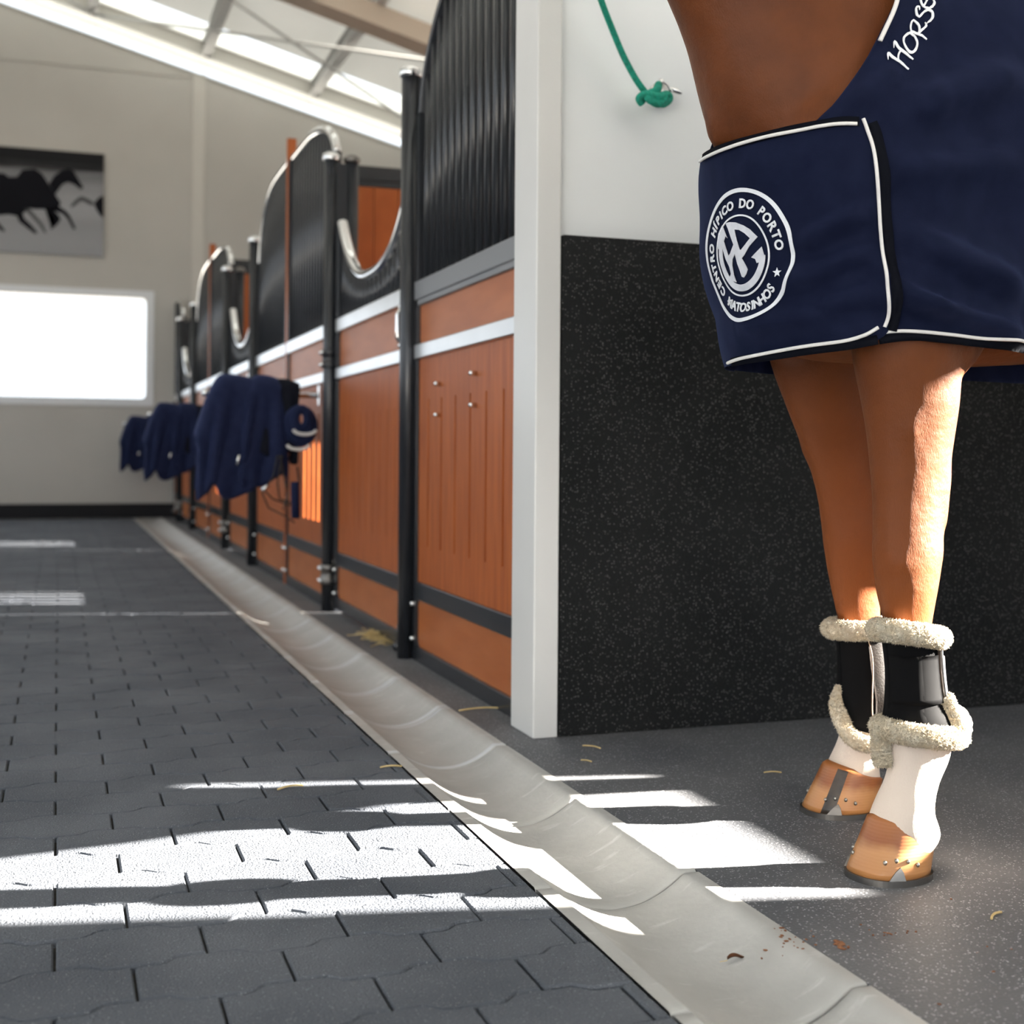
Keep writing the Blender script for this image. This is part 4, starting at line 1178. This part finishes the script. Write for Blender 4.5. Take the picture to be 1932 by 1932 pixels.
def sheet(s0, s1, zf0, zf1, ns, nz, off, th):
    bm = bmesh.new(); rows = []
    for i in range(ns + 1):
        s = s0 + (s1 - s0) * i / ns; a, b = zf0(s), zf1(s)
        rows.append([bm.verts.new(C(s, a + (b - a) * j / nz, off)) for j in range(nz + 1)])
    for i in range(ns):
        for j in range(nz): bm.faces.new((rows[i][j], rows[i + 1][j], rows[i + 1][j + 1], rows[i][j + 1]))
    bmesh.ops.solidify(bm, geom=list(bm.faces), thickness=th)
    return fixn(bm)
flap_px = [(1632, 226), (1650, 275), (1660, 350), (1664, 430), (1672, 500), (1681, 560), (1684, 600), (1672, 628), (1650, 640)]
flap = [U(*p) for p in flap_px]
sF = min(f[0] for f in flap)
main = sheet(-2.3, 2.3, lambda s: zhem(s), lambda s: min(ztop(s), 1.64), 400, 60, 0, -.0045)
rug = hchild('horse_rug', main, MT['navy']); rug['label'] = 'navy rug with white piping worn by the horse'
# top of the rug over the back
bm = bmesh.new(); rows = []
for i in range(60):
    s = SIDE0 + .10 + (2.30 - SIDE0 - .10) * i / 59; k = -(s - SIDE0); row = []
    for j in range(25):
        ph = PI * j / 24
        if j in (0, 24): 
            row.append(bm.verts.new(C(-s if j == 0 else s, 1.62, .001))); continue
        d = HV(0, -math.cos(ph), math.sin(ph)); o = H(k, 0, 1.30) + d * 1.0; hit = BT.ray_cast(o, -d, 1.0)
        r = (1.0 - hit[3] if hit[0] else .3) + .014; row.append(bm.verts.new(H(k, 0, 1.30) + d * r))
    rows.append(row)
for i in range(59):
    for j in range(24):
        z = rows[i][j].co.z
        if max(v.co.z for v in (rows[i][j], rows[i][j + 1], rows[i + 1][j], rows[i + 1][j + 1])) > 1.56: bm.faces.new((rows[i][j], rows[i + 1][j], rows[i + 1][j + 1], rows[i][j + 1]))
bmesh.ops.delete(bm, geom=[v for v in bm.verts if not v.link_faces], context='VERTS')
hchild('back_panel', bm, MT['navy'], rug)

# breast flap, laid over the side and closed under a piped edge
def flap_edge(z):
    P = sorted(flap, key=lambda q: q[1])
    if z <= P[0][1]: return P[0][0]
    for i in range(len(P) - 1):
        if P[i][1] <= z <= P[i + 1][1]: f = (z - P[i][1]) / (P[i + 1][1] - P[i][1]); return P[i][0] + (P[i + 1][0] - P[i][0]) * f
    return P[-1][0]
bm = bmesh.new(); rows = []; NS, NZ = 120, 60
zl0, zh0 = flap[-1][1] + .002, flap[0][1] - .002
for j in range(NZ + 1):
    row = []
    for i in range(NS + 1):
        t = i / NS; zc = zl0 + (zh0 - zl0) * j / NZ
        s = .28 + (flap_edge(zc) - .28) * t
        z0 = zhem(s) - .002 if s > HMs[0][0] else HEM; z1 = ztop(s) + .002 if s > -.35 else zh0
        if s < NLs[2][0]: z1 = min(z1, zh0 + .004)
        z1 = min(z1, zh0 + .02)
        z = z0 + (z1 - z0) * j / NZ if t < .98 else z0 + (z1 - z0) * j / NZ
        row.append(bm.verts.new(C(s, z, .006 + .004 * t)))
    rows.append(row)
for j in range(NZ):
    for i in range(NS): bm.faces.new((rows[j][i], rows[j][i + 1], rows[j + 1][i + 1], rows[j + 1][i]))
bmesh.ops.solidify(bm, geom=list(bm.faces), thickness=-.004)
hchild('breast_flap', fixn(bm), MT['navy'], rug)

def piping(px, off, name='piping', m='piping', r=.0048, r2=.0022, close=False, sz=None):
    P = [list(q) for q in (sz or [U(*p) for p in px])]
    P = spline(P, 8)
    bm = bmesh.new(); tube(bm, [C(s, z, off) for s, z in P], r, 10, rb=r2) if False else tube(bm, [C(s, z, off) for s, z in P], r * .64, 10)
    return hchild(name, bm, MT[m], rug)
def binding(px, off, w=.007, m='navydark', name='binding'):
    P = spline([list(U(*p)) for p in px], 8); bm = bmesh.new(); rows = []
    for i, (s, z) in enumerate(P):
        s0, z0 = P[max(i - 1, 0)]; s1, z1 = P[min(i + 1, len(P) - 1)]; t = Vector((s1 - s0, z1 - z0)).normalized(); nrm = (-t.y * w, t.x * w)
        rows.append([bm.verts.new(C(s + nrm[0] * q, z + nrm[1] * q, off)) for q in (-1, 0, 1)])
    for i in range(len(rows) - 1):
        for k in range(2): bm.faces.new((rows[i][k], rows[i + 1][k], rows[i + 1][k + 1], rows[i][k + 1]))
    bmesh.ops.solidify(bm, geom=list(bm.faces), thickness=-.002)
    return hchild(name, fixn(bm), MT[m], rug)
binding([(1338, 298), (1372, 280), (1440, 260), (1510, 243), (1560, 236), (1622, 231)], .012, .0075)
binding([(1646, 232), (1657, 262), (1668, 330), (1672, 400), (1678, 470), (1686, 540), (1689, 590), (1682, 625)], .0105, .008)
binding([(1390, 684), (1450, 673), (1520, 662), (1600, 652), (1655, 642)], .012, .008)
binding([(1658, 641), (1700, 635), (1740, 634), (1800, 640), (1860, 648), (1932, 659)], .004, .008)
piping([(1337, 303), (1372, 285), (1440, 263), (1510, 248), (1560, 240), (1618, 236)], .015)
piping([(1629, 226), (1636, 245), (1648, 285), (1655, 350), (1660, 430), (1667, 500), (1673, 560), (1675, 595), (1668, 618)], .0135)
piping([(1386, 685), (1450, 667), (1520, 654), (1590, 645), (1630, 634), (1656, 619)], .015)
piping([(1615, 642), (1650, 631), (1690, 625), (1740, 626), (1800, 632), (1860, 640), (1932, 648), (1990, 655)], .006)
piping([(1660, 78), (1672, 52), (1684, 26), (1692, 2), (1698, -25), (1703, -60)], .003, r=.0062)

# embroidered badge and lettering: flat shapes in millimetre-like units laid onto the cloth
def thicken(bm, prm, off):
    fs = list(bm.faces); ed = [e for e in bm.edges if len(e.link_faces) == 1]
    low = {v: bm.verts.new(C(*prm[v], off)) for v in list(prm)}
    for f in fs: bm.faces.new([low[v] for v in reversed(f.verts)])
    for e in ed:
        a, b = e.verts
        try: bm.faces.new((a, b, low[b], low[a]))
        except ValueError: pass
def lay(bm, s0, z0, off, name, m, th=-.0012, par=None):
    """bm in xy metres; x to the right in the photo = decreasing s"""
    bmesh.ops.triangulate(bm, faces=bm.faces)
    prm = {v: (s0 - v.co.x, z0 + v.co.y) for v in bm.verts}
    for v in bm.verts: v.co = C(*prm[v], off)
    thicken(bm, prm, off + th)
    return hchild(name, fixn(bm), MT[m], par or rug, False)
def tri_dense(bm, L=.006):
    for _ in range(6):
        e = [x for x in bm.edges if x.calc_length() > L]
        if not e: break
        bmesh.ops.subdivide_edges(bm, edges=e, cuts=1); bmesh.ops.triangulate(bm, faces=[f for f in bm.faces if len(f.verts) > 3])
def ringbm(r0, r1, n=96):
    bm = bmesh.new(); a = [bm.verts.new((r0 * math.cos(2 * PI * i / n), r0 * math.sin(2 * PI * i / n), 0)) for i in range(n)]
    b = [bm.verts.new((r1 * math.cos(2 * PI * i / n), r1 * math.sin(2 * PI * i / n), 0)) for i in range(n)]
    for i in range(n): bm.faces.new((a[i], b[i], b[(i + 1) % n], a[(i + 1) % n]))
    return bm
def glyph(ch, size, bold=.0):
    cu = bpy.data.curves.new('t', 'FONT'); cu.body = ch; cu.size = size; cu.offset = bold; cu.align_x = 'CENTER'; cu.resolution_u = 3
    o = bpy.data.objects.new('t', cu); COL.objects.link(o); dg = bpy.context.evaluated_depsgraph_get()
    me = bpy.data.meshes.new_from_object(o.evaluated_get(dg), depsgraph=dg); bm = bmesh.new(); bm.from_mesh(me)
    bpy.data.objects.remove(o); bpy.data.curves.remove(cu); bpy.data.meshes.remove(me); return bm
sE, zE0 = U(1502, 470); RE = .1185
zE = (U(1425, 350)[1] + U(1440, 606)[1]) / 2; sE0 = sE + RE
RE = (U(1425, 350)[1] - U(1440, 606)[1]) / 2; sE0 = sE + RE
EO = .0115
em = None
bm = ringbm(RE * .94, RE); tri_dense(bm, .006); em = lay(bm, sE0, zE, EO, 'badge', 'thread'); em['label'] = 'round white embroidered club badge'
def badge(bm, name, m='thread'):
    tri_dense(bm, .007); return lay(bm, sE0, zE, EO, name, m, par=rug)
bm = ringbm(RE * .585, RE * .61); badge(bm, 'badge_inner_ring')
bm = bmesh.new()
def arc_text(txt, r, a_mid, step, top=True, size=.0222):
    wd = [{'I': .52, 'Í': .52, 'M': 1.2, ' ': .75, 'E': .93, 'T': .92, 'O': 1.1, 'D': 1.05}.get(c, 1.0) for c in txt]; tot = sum(wd); acc = 0; sc = len(txt) / tot
    for i, ch in enumerate(txt):
        pos = (acc + wd[i] / 2 - tot / 2) * sc; acc += wd[i]
        if ch == ' ': continue
        a = a_mid + (-pos if top else pos) * step
        g2 = glyph(ch, size, .0007)
        rot = a - PI / 2 if top else a + PI / 2
        rr = r if top else r
        m4 = Matrix.Translation((rr * math.cos(a), rr * math.sin(a), 0)) @ Matrix.Rotation(rot, 4, 'Z') @ Matrix.Translation((0, -size * .345, 0))
        bmesh.ops.transform(g2, matrix=m4, verts=g2.verts); me = bpy.data.meshes.new('g'); g2.to_mesh(me); bm.from_mesh(me); bpy.data.meshes.remove(me); g2.free()
arc_text('CENTRO HÍPICO DO PORTO', RE * .775, math.radians(111), math.radians(10.2))
arc_text('MATOSINHOS', RE * .775, math.radians(-83), math.radians(8.7), False)
badge(bm, 'badge_lettering')
bm = bmesh.new()
for a in (-25, 237):
    c = (RE * .775 * math.cos(math.radians(a)), RE * .775 * math.sin(math.radians(a)))
    P = [bm.verts.new((c[0] + (.0085 if i % 2 == 0 else .0035) * math.sin(PI * i / 5), c[1] + (.0085 if i % 2 == 0 else .0035) * math.cos(PI * i / 5), 0)) for i in range(10)]
    ce = bm.verts.new((c[0], c[1], 0))
    for i in range(10): bm.faces.new((P[i], P[(i + 1) % 10], ce))
badge(bm, 'badge_star')
# monogram: traced shape, photo crop coordinates -> unit disc
MC, MSx, MSy = (535, 765), 232, 400
def mono(polys):
    bm = bmesh.new()
    for P in polys:
        vs = [bm.verts.new(((x - MC[0]) / MSx * RE * .545, -(y - MC[1]) / MSy * RE * .545, 0)) for x, y in P]
        bm.faces.new(vs)
    bmesh.ops.triangulate(bm, faces=bm.faces); return bm
def el(a, rx, ry): return (535 + rx * math.sin(math.radians(a)), 765 - ry * math.cos(math.radians(a)))
quads = []
for i in range(40):
    a, b = 96 + i * 5.6, 96 + (i + 1) * 5.6
    quads.append([el(a, 228, 392), el(b, 228, 392), el(b, 186, 318), el(a, 186, 318)])
bm = mono(quads + [[(742, 715), (700, 760), (650, 812), (682, 835), (690, 880), (722, 872), (755, 820)],
                   [(310, 640), (305, 560), (330, 470), (385, 392), (410, 470), (432, 548), (398, 490), (372, 505), (350, 560), (345, 640)]]); badge(bm, 'badge_monogram', 'silver')
# the letter with counter, built from strips so that the opening stays free
bm = mono([
    [(425, 378), (470, 380), (530, 400), (560, 490), (515, 475), (530, 600), (492, 635), (475, 560), (450, 450)],
    [(530, 400), (600, 450), (660, 510), (718, 605), (655, 605), (610, 540), (560, 490)],
    [(718, 605), (640, 690), (590, 770), (560, 800), (548, 700), (560, 712), (600, 670), (655, 605)],
    [(530, 600), (548, 700), (560, 800), (600, 905), (608, 935), (590, 980), (560, 1012), (540, 1000), (528, 940), (505, 850), (492, 735), (455, 790), (415, 740), (440, 720), (492, 635)],
    [(415, 740), (455, 790), (440, 850), (445, 960), (468, 1045), (420, 1020), (388, 985), (412, 940), (405, 860), (380, 770), (362, 640), (345, 618), (372, 560), (382, 535), (396, 620)]])
badge(bm, 'badge_monogram', 'silver')

# calligraphic lettering on the shoulder: pen strokes in photo crop units (zoom of 312 px to 1932)
def stroke(bm, pts, ws):
    P = spline([list(p) + [w] for p, w in zip(pts, ws)], 5); rows = []
    for i, (x, y, w) in enumerate(P):
        a, b = P[max(i - 1, 0)], P[min(i + 1, len(P) - 1)]; t = Vector((b[0] - a[0], b[1] - a[1])).normalized()
        rows.append([(x - t.y * w, y + t.x * w), (x + t.y * w, y - t.x * w)])
    vv = []
    for r in rows:
        row = []
        for q in r:
            sz = U(1620 + q[0] * 312 / 1932, q[1] * 312 / 1932); v = bm.verts.new(C(*sz, .0035)); PRM[v] = sz; row.append(v)
        vv.append(row)
    for i in range(len(vv) - 1): bm.faces.new((vv[i][0], vv[i + 1][0], vv[i + 1][1], vv[i][1]))
LET = [
    [([(345, 700), (348, 620), (400, 670), (500, 730), (592, 808)], [4, 14, 17, 16, 9]), ([(470, 720), (465, 650), (495, 590), (540, 600)], [10, 10, 12, 12]),
     ([(412, 562), (420, 485), (470, 560), (560, 620), (648, 688)], [4, 12, 17, 16, 9])],
    [([(570, 400), (530, 440), (530, 500), (570, 570), (620, 605), (670, 580), (690, 510), (660, 440), (600, 395), (566, 400)], [14, 14, 10, 14, 16, 16, 12, 12, 14, 14])],
    [([(610, 375), (600, 320), (615, 260), (640, 255), (690, 300), (705, 350), (695, 395)], [9, 10, 10, 12, 14, 12, 8]), ([(600, 370), (680, 400), (740, 420), (800, 462)], [14, 14, 12, 8]), ([(700, 390), (740, 350), (780, 310), (765, 270)], [12, 13, 12, 5])],
    [([(700, 130), (690, 88), (660, 110), (668, 180), (700, 205), (740, 160), (790, 130), (840, 150), (850, 210), (820, 255), (785, 280)], [5, 10, 12, 14, 12, 12, 14, 14, 14, 12, 6])],
    [([(800, -20), (775, 30), (745, 85)], [10, 10, 10]), ([(720, -30), (712, 20), (740, 85), (800, 110), (850, 80), (868, 40), (850, 5)], [12, 12, 12, 14, 14, 12, 5])],
]
for lt in LET:
    bm = bmesh.new(); PRM = {}
    for pts, ws in lt: stroke(bm, pts, ws)
    thicken(bm, PRM, .0015)
    hchild('embroidered_letter', fixn(bm), MT['thread'], rug, False)

# headcollar and lead rope
bm = bmesh.new()
def hring(k, z, a, b, tilt):
    t = Vector((math.cos(tilt), math.sin(tilt))); return [H(k + t.x * a * math.cos(q), b * math.sin(q), z + t.y * a * math.cos(q)) for q in [2 * PI * i / 24 for i in range(25)]]
tube(bm, hring(.965, 1.89, .10, .082, .5), .011, 8, False, rb=.004)
for s in (-1, 1): tube(bm, [H(.90, s * .085, 1.93), H(.80, s * .095, 2.10), H(.70, s * .085, 2.24), H(.66, 0, 2.31)], .010, 8, rb=.004)
hchild('headcollar', fixn(bm), MT['leather'])
hal = H(.86, .085, 1.86)
rx = Vector((1.462, BY - .045, 1.655))
def P3(x, y, Y):
    dx, dy = x - 966, y - 854.4; u = (dx + ROLL * dy) / FP; v = (dy - ROLL * dx) / FP
    d = Rv * u + Fv; t = Y / d.y; return Vector((d.x * t, Y, CH - v * t))
pts = [P3(1222, 180, 3.0), P3(1200, 150, 2.99), P3(1176, 105, 2.975), P3(1153, 50, 2.95), P3(1134, 0, 2.92), P3(1112, -70, 2.87), Vector((1.08, 2.72, 2.06)), Vector((.92, 2.5, 2.08)), hal]
bm = bmesh.new(); F2 = spline([list(p) for p in pts], 24); tube(bm, F2, .0082, 12)
# knot
def kn(*p): tube(bm, spline([list(P3(x, y, Y)) for x, y, Y in p], 10), .0098, 12)
kn((1208, 190, 3.0), (1222, 178, 2.985), (1240, 170, 2.98), (1242, 160, 2.995), (1236, 175, 3.01), (1228, 190, 3.0))
kn((1212, 196, 2.99), (1206, 186, 2.985), (1218, 178, 2.975), (1240, 182, 2.97), (1258, 178, 2.985), (1263, 187, 2.99), (1252, 196, 2.985), (1238, 192, 2.975), (1226, 184, 2.97))
kn((1216, 178, 2.98), (1228, 190, 2.97), (1244, 196, 2.975), (1256, 184, 2.98))
rope = obj('lead_rope', fixn(bm), MT['rope'], smooth=True)
tag(rope, 'green lead rope knotted to the ring on the white wall', 'rope')

# ------------------------------------------------------------ litter on the floor
def gpt(x, y, h=0):
    dx, dy = x - 966, y - 854.4; u = (dx + ROLL * dy) / FP; v = (dy - ROLL * dx) / FP
    d = (CH - h) / v; p = Rv * (u * d) + Fv * d; return Vector((p.x, p.y, h))
def gz(x):
    t = (x - GX0) / (GX1 - GX0); return .001 if t < .09 or t > .91 else .001 - .048 * (1 - abs((t - .5) / .41) ** 2.1)
def gutpt(x, y):
    h = 0
    for _ in range(12):
        p = gpt(x, y, h); h = .5 * h + .5 * gz(p.x)
    return Vector((p.x, p.y, gz(p.x)))
def straw_bm(c, ang, L, r, bend=.1):
    bm = bmesh.new(); d = Vector((math.cos(ang), math.sin(ang), 0)); nn = Vector((-d.y, d.x, 0))
    tube(bm, [c + d * L * (t - .5) + nn * bend * L * math.sin(PI * t) + Vector((0, 0, r + .0005 + .03 * L * math.sin(PI * t))) for t in [i / 6 for i in range(7)]], r, 6); return bm
stl = [((920, 1342), -.25, .16, .0024, 'long bent straw lying beside the foot of the white corner post'),
       ((1116, 1411), -.9, .05, .0018, 'short straw on the rubber just in front of the corner post'),
       ((1106, 1437), -.9, .028, .0016, 'tiny straw nearest the gutter on the rubber floor'),
       ((1458, 1459), -.3, .04, .0016, 'straw on the rubber left of the far hoof'),
       ((1880, 1730), .5, .04, .002, 'straw at the right edge of the rubber floor'),
       ((548, 1488), .3, .06, .0022, 'straw on the sunlit paving'), ((738, 1449), -.1, .05, .0022, 'curled straw on the paving beside the gutter')]
for i, (p, a, L, r, lab) in enumerate(stl):
    o = obj('straw', fixn(straw_bm(gpt(*p), a, L, r)), MT['straw'], smooth=True); tag(o, lab, 'straw', 'single straws on the floor')
bm = bmesh.new(); rnd = random.Random(9); c0 = gpt(722, 1207)
for i in range(150):
    c = c0 + Vector((rnd.gauss(0, .028), rnd.gauss(0, .085), 0)); 
    s = straw_bm(c, rnd.uniform(0, PI), rnd.uniform(.03, .12), .0016, rnd.uniform(-.2, .2)); 
    dz = abs(rnd.gauss(0, .012))
    for v in s.verts: v.co.z += dz
    me = bpy.data.meshes.new('s'); s.to_mesh(me); s.free(); bm.from_mesh(me); bpy.data.meshes.remove(me)
o = obj('straw_tuft', bm, MT['straw']); tag(o, 'tuft of loose straw under the nearest stall door', 'straw', kind='stuff')
def crumbs(p, n, sx, sy, r0, r1, lab, name='dirt_crumbs', seed=1, h=0):
    bm = bmesh.new(); rnd = random.Random(seed); c0 = gpt(*p) if h == 0 else gutpt(*p)
    for i in range(n):
        c = c0 + Vector((rnd.gauss(0, sx), rnd.gauss(0, sy), 0))
        r = rnd.uniform(r0, r1)
        if h: c.z = gz(c.x)
        ellipsoid(bm, c + Vector((0, 0, r * .4)), (r * rnd.uniform(.8, 2.2), r, r * .6), Matrix.Rotation(rnd.uniform(0, PI), 3, 'Z'), 7, 5)
    o = obj(name, bm, MT['dung']); tag(o, lab, 'dirt', kind='stuff'); return o
crumbs((1485, 1773), 26, .018, .022, .0008, .0026, 'scatter of brown crumbs on the gutter near its right rim', seed=2, h=-.015)
crumbs((1583, 1784), 18, .004, .006, .001, .004, 'small brown clump on the rubber beside the gutter', seed=3)
crumbs((1690, 1762), 9, .02, .004, .0008, .002, 'thin trail of brown flecks on the rubber floor', seed=4)
crumbs((1860, 1790), 18, .16, .12, .0006, .0018, 'sparse brown flecks at the lower right of the rubber floor', seed=5)
lf = thing('dry_leaf', 'curled brown leaf lying in the concrete gutter', 'leaf', gutpt(1388, 1815) + Vector((0, 0, .001)))
bm = bmesh.new(); rows = []
for i in range(9):
    t = i / 8; w = .0055 * math.sin(PI * min(1, t * .9 + .08)); rows.append([bm.verts.new((.028 * (t - .5), w * q, .004 + .004 * abs(q) + .003 * math.sin(4 * t))) for q in (-1, 0, 1)])
for i in range(8):
    for k in range(2): bm.faces.new((rows[i][k], rows[i + 1][k], rows[i + 1][k + 1], rows[i][k + 1]))
bmesh.ops.solidify(bm, geom=list(bm.faces), thickness=.0006); child('blade', fixn(bm), MT['dung'], lf, True)
bm = bmesh.new(); tube(bm, [(-.014, 0, .003), (-.026, .001, .002)], .0006, 5); child('stalk', fixn(bm), MT['straw'], lf)
